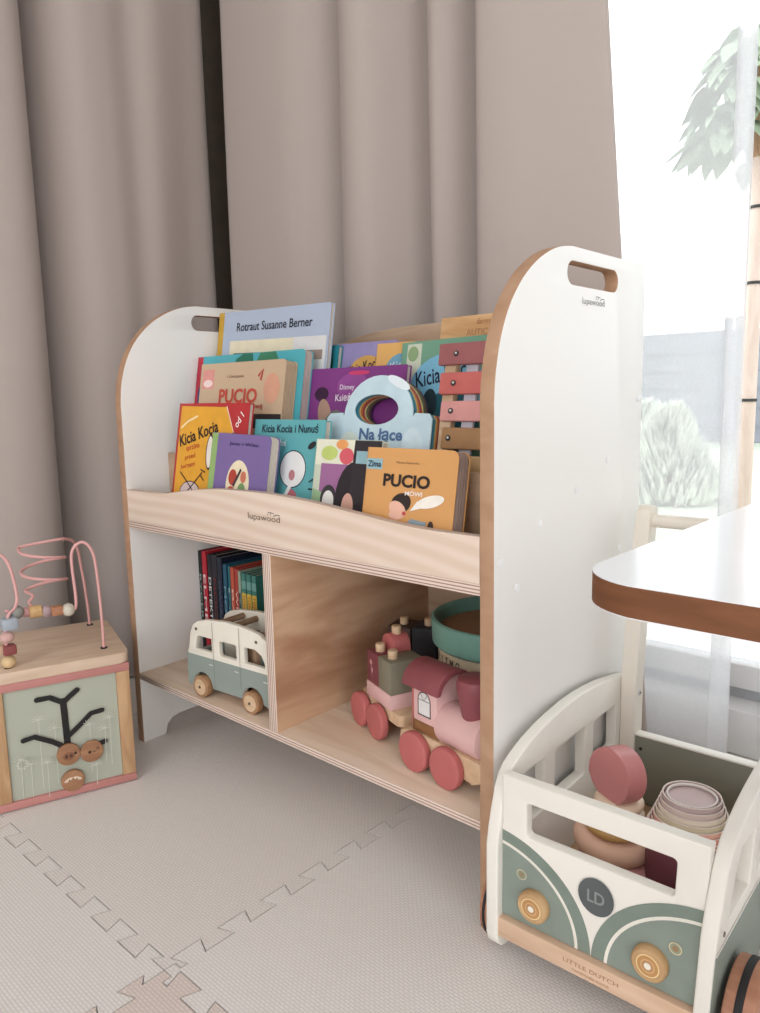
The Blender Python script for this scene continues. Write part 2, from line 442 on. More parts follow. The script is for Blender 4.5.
def sheer_mat():
    m, nt, b = new_mat('sheer_voile'); N = nt.nodes.new; L = nt.links.new
    for n in list(nt.nodes): nt.nodes.remove(n)
    out = N('ShaderNodeOutputMaterial'); mx = N('ShaderNodeMixShader'); t = N('ShaderNodeBsdfTransparent')
    ad = N('ShaderNodeMixShader'); tr = N('ShaderNodeBsdfTranslucent'); df = N('ShaderNodeBsdfDiffuse')
    tr.inputs['Color'].default_value = (.86, .865, .88, 1); df.inputs['Color'].default_value = (.95, .95, .955, 1)
    ad.inputs[0].default_value = .35; L(tr.outputs[0], ad.inputs[1]); L(df.outputs[0], ad.inputs[2])
    tc = N('ShaderNodeTexCoord'); no = N('ShaderNodeTexNoise'); no.inputs['Scale'].default_value = 500
    mr = N('ShaderNodeMapRange'); mr.inputs['To Min'].default_value = .46; mr.inputs['To Max'].default_value = .58
    L(tc.outputs['Object'], no.inputs['Vector']); L(no.outputs['Fac'], mr.inputs['Value']); L(mr.outputs[0], mx.inputs[0])
    L(t.outputs[0], mx.inputs[1]); L(ad.outputs[0], mx.inputs[2]); L(mx.outputs[0], out.inputs[0])
    return m
SHEER = sheer_mat()
o = drape('sheer_curtain', [(.50, .50), (.56, .49), (.62, .505), (.67, .495), (.705, .500), (.730, .508), (.748, .513), (.756, .507), (.749, .499), (.734, .496), (.729, .501), (.736, .505), (.750, .506)],
          -.008, 2.35, SHEER, th=0, amp=.003)
tag(o, 'white sheer voile curtain with a folded edge in front of the bright window', 'curtain')
o = drape('sheer_curtain', [(.82, .50), (.84, .49), (.87, .51), (.92, .495), (1.0, .505), (1.1, .49), (1.3, .505)], -.008, 2.35, SHEER, th=0, amp=.003)
tag(o, 'white sheer voile curtain at the right edge, seen below the table', 'curtain')

# ------------------------------------------------------------------ bookcase
W = .6904; D = .3286; T = .0162; H = .70; Z1 = .1177; Z1B = .1077; Z2 = .3663; Z2B = .3546; XD = .3403
def build_case():
    t = thing('bookcase', 'white and birch bookcase with arched side panels, full of books and toys', 'bookcase')
    arch = [(.0, .535), (.0, .545), (.003, .572), (.011, .602), (.024, .629), (.042, .652), (.064, .671), (.090, .686), (.118, .696), (.145, .70)]
    arch = catmull(arch, 3)
    foot = [(.31, .0), (.29, .0), (.286, .014), (.276, .024), (.262, .028), (.069, .028), (.055, .025), (.045, .016), (.041, .0), (0, 0)]
    outline = [(0, .0)] + arch + [(.318, .70), (.325, .697), (.3286, .690), (.3286, 0)] + foot[:-1]
    slot = rrect(.135, .253, .661, .685, .0118, 6)
    for k, x in enumerate((T, W)):
        p = plate('side_panel', outline, [slot], T, RT(x), (WHITE, MDF), t, bev=.0008)
        caps = [(.318, .540), (.236, .471), (.162, .443), (.085, .417), (.008, .388), (.041, .357), (.275, .359)]
        for y, z in caps:
            b = MB(); xx = W if k else 0
            s = 1 if k else -1
            b.cyl(.0042, .0012, Matrix.Translation((xx, y if y > .02 else .012, z)) @ Matrix.Rotation(s*PI/2, 4, 'Y'), bev=.0006, seg=20)
            b.build('screw_cap', paint((240, 240, 240), .3), p)
        if k: logo(RT(W, .193, .6455), .052, (96, 92, 90), p)
    b = MB(); b.box(T, W-T, .0, D-.006, Z1B, Z1, .0004)
    o = b.build('bottom_shelf', [BIRCH, EDGEZ], t, sm=30); edges(o)
    b = MB(); b.box(T, W-T, .0, D-.006, Z2B, Z2, .0004)
    o = b.build('middle_shelf', [BIRCH, EDGEZ], t, sm=30); edges(o)
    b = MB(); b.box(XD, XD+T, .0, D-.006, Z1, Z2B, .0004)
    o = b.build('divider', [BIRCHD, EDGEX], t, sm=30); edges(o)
    # wavy front rail
    top = catmull([(T, .4142), (.08, .4142), (.125, .4165), (.175, .4235), (.24, .4305), (.30, .4325), (.36, .4325), (.43, .4290), (.50, .4225), (.565, .4165), (.61, .4140), (W-T, .4140)], 5)
    rail = [(T, Z2), (W-T, Z2)] + top[::-1]
    p = plate('front_rail', rail, [], .0105, FR(0, .0, 0), (BIRCHR, EDGEY), t, bev=.0006)
    logo(FR(.3475, 0.0, .4005), .062, (104, 84, 72), p)
    # stepped book rests and partitions
    PB = wood('birch_ply_back', (206, 176, 146), (180, 146, 116), (1, 8, 8), 5, .5)
    for y, ztop in ((.0762, .466), (.1440, .470), (.232, .545)):
        b = MB(); b.box(T, W-T, y, y+.006, Z2, ztop, .0006)
        b.build('partition', [PB, EDGEY], t, sm=30)
    b = MB(); b.box(T, W-T, .0822, .144, .397, .404, .0004); b.build('book_ledge', PB, t, sm=30)
    b = MB(); b.box(T, W-T, .150, .232, .425, .432, .0004); b.build('book_ledge', PB, t, sm=30)
    back = [(T, Z1B), (W-T, Z1B), (W-T, .612)] + catmull([(W-T, .612), (.60, .632), (.50, .648), (.40, .6545), (.33, .6545), (.25, .650), (.17, .636), (.08, .618), (T, .612)], 5)[1:]
    plate('back_panel', back, [], .009, FR(0, D-.012, 0), (PB, EDGEY), t, bev=.0005)
def edges(o):
    for p in o.data.polygons:
        if abs(p.normal.y) > .8: p.material_index = 1
def logo(M, w, rgb, parent):
    text('logo', 'lupawood', M, w, rgb, parent, h=w*.17, bold=-.01)
    h = w*.17
    art('logo_mark', [(stroke([(w*.12, h*.45), (w*.15, h*.85), (w*.24, h*.80)], w*.016), rgb), (stroke([(w*.20, h*.45), (w*.23, h*.8), (w*.32, h*.75)], w*.016), rgb),
                      (stroke([(w*.30, h*.45), (w*.40, h*.62), (w*.50, h*.62)], w*.016), rgb)], M, parent)
build_case()

# ------------------------------------------------------------------ books
PAGES = paint((214, 202, 188), .8, .1, .02, 200)
def book(label, x, y, z, w, h, th, cover, lean=10, yaw=0, roll=0, spine=None, group=None, rc=.0015, bt=.0009, pages=None, cat='book', name='book', board=False):
    L = math.radians(lean)
    t = thing(name, label, cat, (x, y, z+th*math.sin(L)+.0003), (-L, math.radians(roll), math.radians(yaw)), group)
    cm = paint(cover, .38, .45, .01, 15); spm = paint(spine or cover, .38, .45)
    rr = (0, rc, rc, 0)
    b = MB()
    b.prism(rrect(0, w, 0, h, 0, 5, rr), -bt, 0, FR()); b.prism(rrect(0, w, 0, h, 0, 5, rr), -bt, 0, FR(0, th-bt, 0))
    b.build('cover', cm, t, sm=0)
    b = MB(); b.box(-.0004, bt, 0, th, 0, h, .0003); b.build('spine', spm, t)
    b = MB()
    if board:                      # thick board pages, seen as separate leaves
        n = max(3, int((th-2*bt)/.0022)); s = (th-2*bt)/n
        for k in range(n):
            b.prism(rrect(bt, w-.0006-.0004*(k % 2), .0006, h-.0006-.0004*(k % 2), 0, 4, (0, rc, rc, 0)), -s+.0003, 0, FR(0, bt+k*s, 0))
        b.build('pages', pages or PAGES, t, sm=0)
    else:
        b.box(bt, w-.002, bt, th-bt, .002, h-.002); b.build('pages', pages or PAGES, t, sm=0)
    return t
def F(u=0, v=0): return FR(u, 0, v)

R1 = 'books in the front row behind the rail'; R2 = 'books in the middle row'; R3 = 'books in the back row'
# front row
def blob_leaf(cx, cy, s, rot, rgb): return (ell(cx, cy, s, s*.42, rot, 14), rgb)
t = book('orange picture book with a red corner, titled Kicia Kocia, at the left end in front', .083, .030, Z2, .170, .179, .0075, (196, 44, 48), 10, group=R1)
art('illustration', [([(.004, .002), (.128, .002), (.150, .116), (.118, .173), (.006, .175)], (238, 168, 40)),
    ([(.1175, .1735), (.1505, .116), (.1515, .116), (.119, .175)], (250, 215, 200)),
    (stroke([(.010, .142), (.026, .152), (.050, .160)], .0032), (252, 224, 170)),
    (ell(.046, .046, .026, .018), (70, 44, 40)), (ell(.046, .046, .0245, .0165), (222, 200, 200)), (stroke([(.018, .076), (.046, .056), (.074, .032)], .002), (50, 34, 34)), (stroke([(.074, .078), (.050, .056), (.018, .030)], .002), (50, 34, 34)),
    (ell(.088, .108, .009, .026), (60, 40, 36)), (ell(.088, .108, .007, .023), (246, 236, 226)), (ell(.136, .130, .014, .006, .3), (120, 84, 50)), (stroke([(.070, .082), (.082, .078)], .0018), (60, 40, 36)), (stroke([(.070, .074), (.080, .066)], .0018), (60, 40, 36))], F(), t)
text('title', 'Kicia Kocia', F(.056, .134), .096, (44, 32, 30), t, h=.018, rot=.26, bold=.02)
text('subtitle', 'sprząta', F(.045, .113), .034, (206, 84, 36), t, h=.009, rot=.2, bold=.015)
text('subtitle', 'przed', F(.040, .099), .026, (206, 84, 36), t, h=.009, rot=.2, bold=.015)
text('subtitle', 'świętami', F(.036, .086), .036, (206, 84, 36), t, h=.009, rot=.2, bold=.015)
text('badge', 'od 1', F(.150, .155), .022, (250, 235, 230), t, h=.011, rot=.9, bold=.02)
t = book('small purple board book with green spine strip and oval picture, leaning in the front row', .196, .012, Z2, .127, .137, .0155, (126, 104, 166), 10, roll=1.5, group=R1, spine=(150, 186, 110), rc=.008, board=True)
art('illustration', [([(0.0005, .0005), (.013, .0005), (.013, .1365), (.0005, .1365)], (150, 186, 110)),
    (ell(.066, .068, .025, .034), (240, 226, 190)), (ell(.055, .078, .009, .011), (188, 66, 50)), (ell(.076, .058, .009, .014), (120, 160, 96)), (ell(.078, .080, .006, .008), (214, 120, 90)), (ell(.054, .056, .009, .010), (206, 84, 66)),
    (stroke([(.058, .066), (.072, .090)], .004), (60, 50, 60)), (ell(.066, .044, .012, .007), (246, 246, 240))], F(), t)
text('title', 'Jano i Wito', F(.072, .123), .062, (52, 40, 92), t, h=.006, bold=.01)
t = book('turquoise picture book titled Kicia Kocia i Nunuś, in the middle of the front row', .251, .0440, Z2, .141, .155, .0110, (92, 176, 182), 10, group=R1, board=False)
art('illustration', [(ell(.086, .090, .026, .025), (40, 38, 42)), (ell(.086, .090, .0245, .0235), (238, 238, 236)),
    (ell(.086, .050, .014, .014), (196, 110, 120)), (stroke([(.088, .074), (.070, .044)], .006), (244, 240, 236)), (ell(.086, .082, .006, .007), (200, 130, 134)),
    (stroke([(.120, .075), (.128, .079)], .002), (40, 38, 42)), (stroke([(.120, .066), (.129, .066)], .002), (40, 38, 42)), (stroke([(.052, .060), (.044, .054)], .002), (40, 38, 42)), (ell(.120, .122, .008, .004, .5), (40, 38, 42))], F(), t)
text('title', 'Kicia Kocia i Nunuś', F(.073, .1435), .112, (34, 44, 60), t, h=.012, rot=.01, bold=.015)
text('subtitle', 'W kuchni', F(.048, .124), .042, (230, 244, 242), t, h=.009, bold=.01)
t = book('pale pastel picture book with flowers and a dark right half, beside the orange Pucio book', .390, .033, Z2, .112, .132, .010, (206, 214, 190), 10, group=R1)
art('illustration', [([(.001, .10), (.08, .10), (.08, .1315), (.001, .1315)], (232, 232, 208)), ([(.012, .055), (.06, .055), (.06, .102), (.012, .102)], (166, 106, 156)),
    ([(.001, .001), (.05, .001), (.05, .058), (.001, .07)], (150, 186, 140)), (ell(.025, .115, .014, .009), (196, 214, 110)), (ell(.055, .112, .012, .010), (228, 92, 106)), (ell(.046, .126, .010, .006), (240, 160, 90)),
    (ell(.030, .058, .014, .018), (60, 56, 62)), (ell(.030, .056, .010, .013), (236, 232, 228)), (ell(.072, .060, .030, .046), (42, 36, 42)), ([(.064, .001), (.111, .001), (.111, .1315), (.068, .1315)], (52, 44, 50)), (ell(.064, .050, .010, .018), (222, 170, 150)), (rrect(.072, .1115, .104, .119, .0005), (148, 190, 200))], F(), t)
t = book('orange board book titled PUCIO with a speech bubble, right end of the front row', .4985, .012, Z2, .128, .1245, .021, (222, 160, 92), 10, group=R1, rc=.009, board=True, pages=paint((176, 150, 138), .7))
art('illustration', [(rrect(.0003, .024, .100, .112, .0005), (148, 190, 200)), (ell(.056, .0645, .0145, .011, .3), (48, 38, 36)), (ell(.052, .0575, .013, .0085, -.4), (238, 184, 160)), (ell(.050, .051, .010, .005), (238, 184, 160)), (ell(.062, .054, .0025, .0022), (206, 70, 70)),
    ([(.062, .038), (.092, .038), (.094, .047), (.072, .049)], (142, 160, 170)), (ell(.100, .042, .004, .007), (64, 48, 46)), (ell(.097, .069, .0185, .0065, .25), (244, 238, 226)), ([(.080, .069), (.088, .062), (.070, .057)], (244, 238, 226))], F(), t)
text('title', 'PUCIO', F(.061, .089), .066, (46, 36, 34), t, h=.0142, bold=.035)
text('subtitle', 'MÓWI', F(.073, .0765), .024, (244, 238, 230), t, h=.006, bold=.02)
text('bubble_text', 'DZIEŃ DOBRY', F(.098, .0695), .028, (46, 50, 70), t, h=.004, rot=.25)
text('author', 'Marta Galewska', F(.061, .109), .032, (120, 84, 56), t, h=.0025)
text('strip_text', 'Zima', F(.0125, .106), .020, (40, 60, 80), t, h=.007, bold=.02)

# middle row
z2_ = .404
t = book('beige board book titled PUCIO with a black bottom strip, in the middle row', .0640, .0832, z2_, .203, .199, .0215, (206, 176, 142), 10, group=R2, rc=.007, board=True, pages=paint((196, 164, 132), .7))
art('illustration', [(rrect(.006, .036, .160, .190, .003), (232, 150, 140)), (ell(.021, .168, .012, .006), (250, 220, 214)), (ell(.176, .158, .018, .022), (222, 160, 130)),
    (stroke([(.144, .176), (.154, .186), (.150, .170)], .004), (196, 60, 50)), ([(.120, .100), (.202, .100), (.202, .121), (.120, .121)], (52, 46, 46))], F(), t)
text('title', 'PUCIO', F(.099, .148), .092, (206, 74, 56), t, h=.022, bold=.03)
text('subtitle', 'i ćwiczenia', F(.090, .178), .04, (120, 84, 60), t, h=.005)
text('subtitle', 'z mową', F(.140, .131), .04, (176, 64, 50), t, h=.008, bold=.02)
t = book('large turquoise board book with a red spine behind the beige Pucio book', .019, .106, z2_, .260, .214, .0165, (72, 176, 190), 10, group=R2, spine=(190, 34, 60), rc=.007, board=True, pages=paint((190, 172, 164), .7))
art('illustration', [([(.0005, .0005), (.015, .0005), (.015, .2135), (.0005, .2135)], (190, 34, 60)), (ell(.012, .150, .005, .016), (40, 60, 120)), ([(.095, .13), (.094, .185), (.102, .206), (.118, .2135), (.142, .2135), (.148, .19), (.148, .13)], (30, 116, 92)), ([(.148, .13), (.150, .195), (.160, .2135), (.196, .2135), (.208, .195), (.210, .13)], (56, 130, 96))], F(), t)
t = book('purple picture book printed Disney, standing behind the cloud shaped Na łące book', .262, .1235, z2_, .194, .186, .009, (132, 54, 134), 10, group=R2)
art('illustration', [(ell(.04, .150, .014, .010), (60, 26, 60)), (ell(.050, .120, .013, .024, .3), (176, 140, 120)), (ell(.064, .100, .018, .030, -.5), (110, 116, 104)), (ell(.10, .16, .03, .018), (150, 70, 150)), (ell(.11, .178, .02, .003), (214, 60, 110))], F(), t)
text('title', 'Disney', F(.090, .158), .028, (232, 214, 236), t, h=.009, bold=.01)
text('title', 'Księżniczka', F(.100, .144), .062, (240, 226, 240), t, h=.013, rot=.02, bold=.01)
text('subtitle', '100', F(.082, .105), .03, (226, 240, 248), t, h=.014, bold=.03)

def cloud_book():
    L = math.radians(10)
    t = thing('board_book', 'cloud shaped pale blue board book with a handle hole, titled Na łące', 'book', (.357, .0860, z2_+.004), (-L, 0, 0), R2)
    def outl(d): 
        arc = [(.089+ (.058-d)*math.cos(a), .118+(.052-d)*math.sin(a)) for a in [PI*k/16 for k in range(17)]]
        return [(d, .0), (.1765-d, .0), (.1765-d, .116-d), (.1715-d, .122-d), (.150-d, .123-d)] + arc + [(.028+d, .123-d), (.006+d, .122-d), (d, .116-d)]
    hole = ell(.086, .127, .037, .019)
    cols = [(196, 222, 232), (44, 130, 150), (74, 150, 170), (226, 180, 96), (206, 110, 70), (176, 72, 70), (220, 190, 130), (90, 120, 80), (120, 80, 60), (60, 56, 70)]
    for k, c in enumerate(cols):
        off = .0033*k
        ol = outl(.0008 if k else 0)
        plate('cover' if k == 0 else 'page', ol, [hole], .0022, FR(0, off, 0), paint(c, .4), t, bev=.0003)
    art('illustration', [(ell(.045, .075, .020, .024), (214, 226, 214)), (ell(.120, .160, .020, .006, -.4), (232, 244, 250)), (ell(.048, .062, .013, .016, .5), (72, 32, 64)), (ell(.062, .070, .008, .012, -.4), (72, 32, 64)),
        (rrect(.080, .140, .060, .072, .002), (34, 106, 116)), (ell(.150, .085, .016, .02), (210, 232, 240))], F(), t)
    text('title', 'Na łące', F(.098, .094), .072, (84, 116, 160), t, h=.019, bold=.03)
cloud_book()

def xylophone():
    L = math.radians(10)
    t = thing('xylophone', 'toy xylophone with dusty pink and red bars, upright beside the right side panel', 'xylophone', (.5345, .086, z2_-.0005+.003), (-L, 0, 0))
    b = MB(); b.box(.004, .020, .008, .018, 0, .199, .001); b.box(.105, .121, .008, .018, 0, .199, .001); b.box(.004, .121, .008, .018, 0, .02, .001)
    b.build('frame', PALEW, t)
    b = MB(); b.box(.036, .052, .0073, .012, .0, .196, .0005); b.build('felt_strip', paint((196, 192, 202), .8), t)
    for k, (z0, z1_, c) in enumerate(((.180, .2055, (166, 98, 100)), (.1460, .1715, (214, 108, 102)), (.115, .1385, (228, 158, 152)), (.083, .108, (174, 130, 88)), (.050, .076, (196, 160, 110)), (.014, .041, (206, 190, 170)))):
        x0 = -.001+.0050*k
        b = MB(); b.box(x0, .134-.0030*k, .0, .007, z0, z1_, .0022); bar = b.build('bar', paint(c, .5, .3, .03, 30), t)
        for xx in (.025, .100):
            b = MB(); b.cyl(.0034, .0016, RY(xx, .0002, (z0+z1_)/2), bev=.0006, seg=16); b.build('screw', paint((40, 36, 36), .3, .8), bar)
            b = MB(); b.cyl(.0014, .0008, RY(xx+.0006, -.0013, (z0+z1_)/2+.0003), seg=10); b.build('screw_shine', paint((220, 220, 220), .3), bar)
xylophone()

# back row
z3_ = .432
t = book('tall pale blue picture book with a mustard spine, left end of the back row', .0180, .1515, z3_+.006, .266, .2535, .0080, (176, 190, 212), 8, roll=1.3, group=R3, spine=(206, 160, 50), rc=.003)
art('illustration', [([(.0005, .0005), (.014, .0005), (.014, .2535), (.0005, .2535)], (206, 160, 50)), (rrect(.034, .262, .0, .206, .001), (232, 222, 190)), (rrect(.190, .262, .0, .2065, .001), (222, 222, 220)), (rrect(.200, .256, .172, .186, .001), (160, 138, 128)),
    (rrect(.046, .172, .12, .186, .001), (60, 80, 60)), (rrect(.0478, .1702, .12, .1842, .001), (236, 226, 186))], F(), t)
text('author', 'Rotraut Susanne Berner', F(.140, .228), .180, (44, 44, 54), t, h=.014, bold=.012)
text('title', 'Vitajte u', F(.108, .170), .100, (50, 60, 60), t, h=.018, bold=.01)
t = book('dark green and turquoise book with an orange arc, beside the tall pale blue book', .236, .164, z3_, .056, .193, .0085, (34, 134, 146), 10, group=R3)
art('illustration', [([(.012, .10), (.012, .17), (.020, .1925), (.040, .1925), (.046, .17), (.046, .10)], (20, 92, 66)), (ell(.032, .145, .022, .016), (206, 156, 70)), (ell(.030, .142, .005, .003), (60, 40, 40))], F(), t)
t = book('lavender picture book with an orange circle, in the middle of the back row', .264, .1735, z3_, .130, .195, .0075, (150, 140, 190), 10, group=R3)
art('illustration', [([(.045, .0), (.128, .0), (.128, .1945), (.045, .1945)], (150, 140, 190)), (ell(.078, .140, .040, .036), (214, 162, 80))], F(), t)
text('title', 'Kicia Kocia', F(.072, .160), .064, (44, 36, 48), t, h=.015, rot=.2, bold=.01)
t = book('orange picture book with a blue circle, behind the cloud shaped book in the back row', .364, .168, z3_, .066, .191, .0045, (232, 176, 96), 10, group=R3)
art('illustration', [(ell(.046, .146, .030, .030), (110, 170, 200))], F(), t)
text('title', 'Kicia', F(.044, .160), .032, (240, 240, 236), t, h=.012, rot=.2)
t = book('green and light blue picture book titled Kicia Kocia, behind the xylophone', .422, .158, z3_, .150, .188, .0075, (112, 164, 136), 10, roll=-1, group=R3)
art('illustration', [([(.006, .0), (.034, .0), (.034, .185), (.010, .185)], (206, 214, 190)), (ell(.020, .172, .009, .010), (140, 170, 120)), (ell(.078, .120, .062, .050), (120, 186, 216)), (ell(.084, .072, .050, .05), (30, 96, 110)), (ell(.054, .105, .012, .02), (36, 60, 70))], F(), t)
text('title', 'Kicia Kocia', F(.075, .144), .094, (24, 34, 60), t, h=.021, rot=.16, bold=.012)

def wooden_box():
    t = thing('wooden_box', 'flat wooden game box with engraved lettering, standing behind the xylophone', 'box', (.467, .178, z3_-.0015+.003), (-math.radians(9), 0, 0))
    b = MB(); b.box(0, .155, 0, .022, 0, .218, .002); b.build('case', wood('pine_box', (228, 184, 132), (206, 156, 104), (1, 8, 8), 9), t)
    b = MB(); b.box(-.0006, .1556, -.0006, .0226, .180, .1815); b.build('lid_line', paint((150, 104, 66), .6), t)
    text('lettering', 'AUTICCO', F(.068, .196), .05, (186, 128, 84), t, h=.008)
    text('lettering', 'farmino', F(.075, .209), .034, (186, 128, 84), t, h=.007, shear=.3)
wooden_box()

# upright books in the lower left compartment
def shelf_books():
    xs = .0168; G = 'upright books in the lower left compartment'
    S = [(.0105, .180, (30, 34, 36), 'RYCERZE', (150, 170, 160), 'black spined upright book touching the white side panel in the lower compartment'),
         (.0135, .181, (200, 34, 52), 'ELMER', (240, 210, 210), 'bright red spined upright book, second from the white side panel'),
         (.0135, .177, (32, 32, 40), 'DETEKTYW', (226, 226, 224), 'black spined upright book with white lettering, right of the red one'),
         (.0150, .178, (34, 34, 44), 'NOCNY', (120, 44, 48), 'dark spined upright book with faint red lettering in the lower compartment'),
         (.0130, .176, (28, 36, 58), 'GWIAZDY', (70, 90, 120), 'navy spined upright book in the lower compartment'),
         (.0110, .166, (34, 90, 118), 'MORZE', (120, 170, 190), 'blue green spined upright book left of the orange red ones'),
         (.0065, .164, (38, 120, 126), 'LAS', (160, 200, 200), 'thin teal spined upright book left of the orange red ones'),
         (.0110, .163, (206, 84, 58), 'BAJKI', (246, 200, 180), 'orange red spined upright book, the left of the two'),
         (.0110, .162, (190, 60, 52), 'WIERSZE', (240, 200, 180), 'deep red spined upright book, the right of the two'),
         (.0075, .160, (160, 182, 160), 'MAPY', (60, 90, 90), 'pale green spined upright book behind the toy van')]
    for th, h, c, s, tc, lab in S:
        t = thing('book', lab, 'book', (xs, .121+random.uniform(0, .003), Z1+.0002), (0, 0, 0), G)
        b = MB(); b.box(0, th-.0006, 0, .0012, 0, h, .0004); b.box(0, .001, 0, .13, 0, h); b.box(th-.0016, th-.0006, 0, .13, 0, h); b.build('cover', paint(c, .4), t)
        b = MB(); b.box(.001, th-.0016, .0012, .128, .001, h-.002); b.build('pages', PAGES, t, sm=0)
        text('spine_title', s, FR(th/2-.0003, -.0002, h*.48), h*.6, tc, t, h=th*.5, rot=-PI/2, bold=.01)
        xs += th+.0003
    for k in range(3):
        th = .0125; h = .158
        t = thing('book', ('upright book with yellow, green and blue banded spine, %s' % ('left of the three', 'middle of the three', 'beside the divider, right of the three')[k]), 'book', (xs, .122, Z1+.0002), (0, 0, 0), G)
        b = MB(); b.box(0, th-.0006, 0, .0012, 0, h, .0004); b.box(0, .001, 0, .13, 0, h); b.box(th-.0016, th-.0006, 0, .13, 0, h); b.build('cover', paint((58, 132, 120), .4), t)
        b = MB(); b.box(.001, th-.0016, .0012, .128, .001, h-.002); b.build('pages', PAGES, t, sm=0)
        art('spine_bands', [(rrect(.0006, th-.0012, .098, .126, .001), (224, 186, 60)), (rrect(.0006, th-.0012, .060, .080, .001), (40, 124, 100)), (rrect(.0006, th-.0012, .018, .060, .001), (30, 84, 148)), (rrect(.0006, th-.0012, .133, .146, .001), (110, 170, 160))], F(), t)
        text('spine_title', 'TOM', FR(th/2-.0003, -.0003, .112), .022, (200, 90, 50), t, h=.006, rot=-PI/2)
        text('spine_title', 'PRZYGODY', FR(th/2-.0003, -.0003, .038), .034, (226, 236, 240), t, h=.006, rot=-PI/2)
        xs += th+.0004
shelf_books()

# ------------------------------------------------------------------ small toy van
def toy_van():
    t = thing('toy_van', 'small wooden toy van with white top and sage green lower body on beech wheels', 'toy van', (.181, .012, Z1), (0, 0, .085))
    CR = paint((236, 230, 214), .45, .4, .01); SG = paint((146, 158, 150), .5, .3, .01)
    Dp = .070; x0 = -.038; x1 = .142; zb = .012
    def prof(): return [(x0, zb+.004), (x0, .060), (x0+.004, .068), (-.028, .094), (-.022, .106), (-.012, .1125), (.01, .118), (.05, .1215), (.085, .1200), (.115, .116), (.130, .108), (.137, .096), (x1, .068), (x1+.001, .060), (x1, zb+.004)]
    wa = lambda cx: [(cx+.021*math.cos(a), max(zb, .016+.021*math.sin(a))) for a in [PI*k/12 for k in range(13)]]
    bot = [(x1-.004, zb)] + wa(.101) + wa(-.004) + [(x0+.004, zb)]
    win = [catmull([(-.020, .070), (-.012, .0695), (.018, .0695), (.018, .091), (-.010, .092), (-.015, .088)], 3, True), rrect(.034, .070, .069, .091, .004), [(.086, .069), (.127, .069), (.126, .076), (.120, .086), (.108, .092), (.090, .092), (.086, .089)]]
    win[0] = [(-.020, .070), (.018, .070), (.018, .091), (-.011, .091), (-.014, .088)]
    for k, y in enumerate((0, Dp-.008)):
        p = plate('side_panel', prof()+bot, win, .008, FR(0, y, 0), (CR, CR), t, bev=.0012)
        low = [(x0+.0005, zb+.004), (x0+.0005, .0612), (x1, .0612), (x1-.0005, zb+.004)] + bot
        plate('lower_paint', low, [], .0004, FR(0, y-.0004 if not k else y+.0085, 0), (SG, SG), p)
        if not k:
            for xx, zz in ((-.014, .101), (.112, .104)):
                b = MB(); b.cyl(.0022, .001, RY(xx, 0, zz), seg=12); b.build('screw', paint((110, 90, 70), .4), p)
            art('door_marks', [(stroke([(.022, .013), (.022, .116)], .0007), (120, 118, 106)), (stroke([(.078, .030), (.078, .118)], .0007), (120, 118, 106)), (stroke([(.012, .052), (.020, .052)], .0014), (220, 220, 206)), (stroke([(.066, .053), (.074, .053)], .0014), (220, 220, 206)), (stroke([(.124, .050), (.132, .050)], .0014), (220, 220, 206))], FR(0, -.0006, 0), p)
    b = MB(); b.box(x0+.004, x0+.012, .008, Dp-.008, zb, .062, .001); b.build('front_panel', SG, t)
    b = MB(); b.box(x1-.012, x1-.004, .008, Dp-.008, zb, .060, .001); b.build('rear_panel', SG, t)
    b = MB(); b.box(x0+.012, x1-.012, .008, Dp-.008, zb, .018, .001); b.build('van_floor', BEECH, t)
    b = MB(); b.cyl(.0035, .005, RX(x0-.003, .006, .058), bev=.001); b.build('bumper_knob', CR, t)
    for k, xx in enumerate((.020, .048)):
        b = MB(); b.cyl(.0045, Dp-.016, Matrix.Translation((xx, .008, .111)) @ Matrix.Rotation(-PI/2, 4, 'X'), seg=16); b.build('roof_rod', wood('rod%d' % k, (170, 140, 110), (146, 112, 84), (4, 1, 4), 20), t)
    VW = wood('van_wheel', (184, 140, 100), (160, 116, 80), (5, 5, 5), 20)
    # wooden blocks inside
    for (a, c2, r) in ((.060, (96, 70, 56), .4), (.085, (170, 134, 104), -.3), (.108, (88, 104, 96), .2)):
        b = MB(); b.box(-.011, .011, -.016, .016, 0, .080, .002, M=Matrix.Translation((a, Dp/2, .0185)) @ Matrix.Rotation(r, 4, 'Z')); b.build('block', paint(c2, .6), t)
    for xx in (-.004, .101):
        for yy, s in ((-.0065, 1), (Dp+.0065, -1)):
            b = MB(); M = Matrix.Translation((xx, yy, .0162)) @ Matrix.Rotation(-s*PI/2, 4, 'X')
            b.cyl(.016, .0105, M, bev=.0015)
            w = b.build('wheel', VW, t)
            b = MB(); b.cyl(.0118, .0015, M @ Matrix.Translation((0, 0, -.0010)), bev=.0004); b.build('wheel_disc', PALEW, w)
            b = MB(); b.cyl(.0020, .0012, M @ Matrix.Translation((0, 0, -.0019)), seg=12); b.build('axle_pin', paint((90, 70, 52), .4), w)
toy_van()

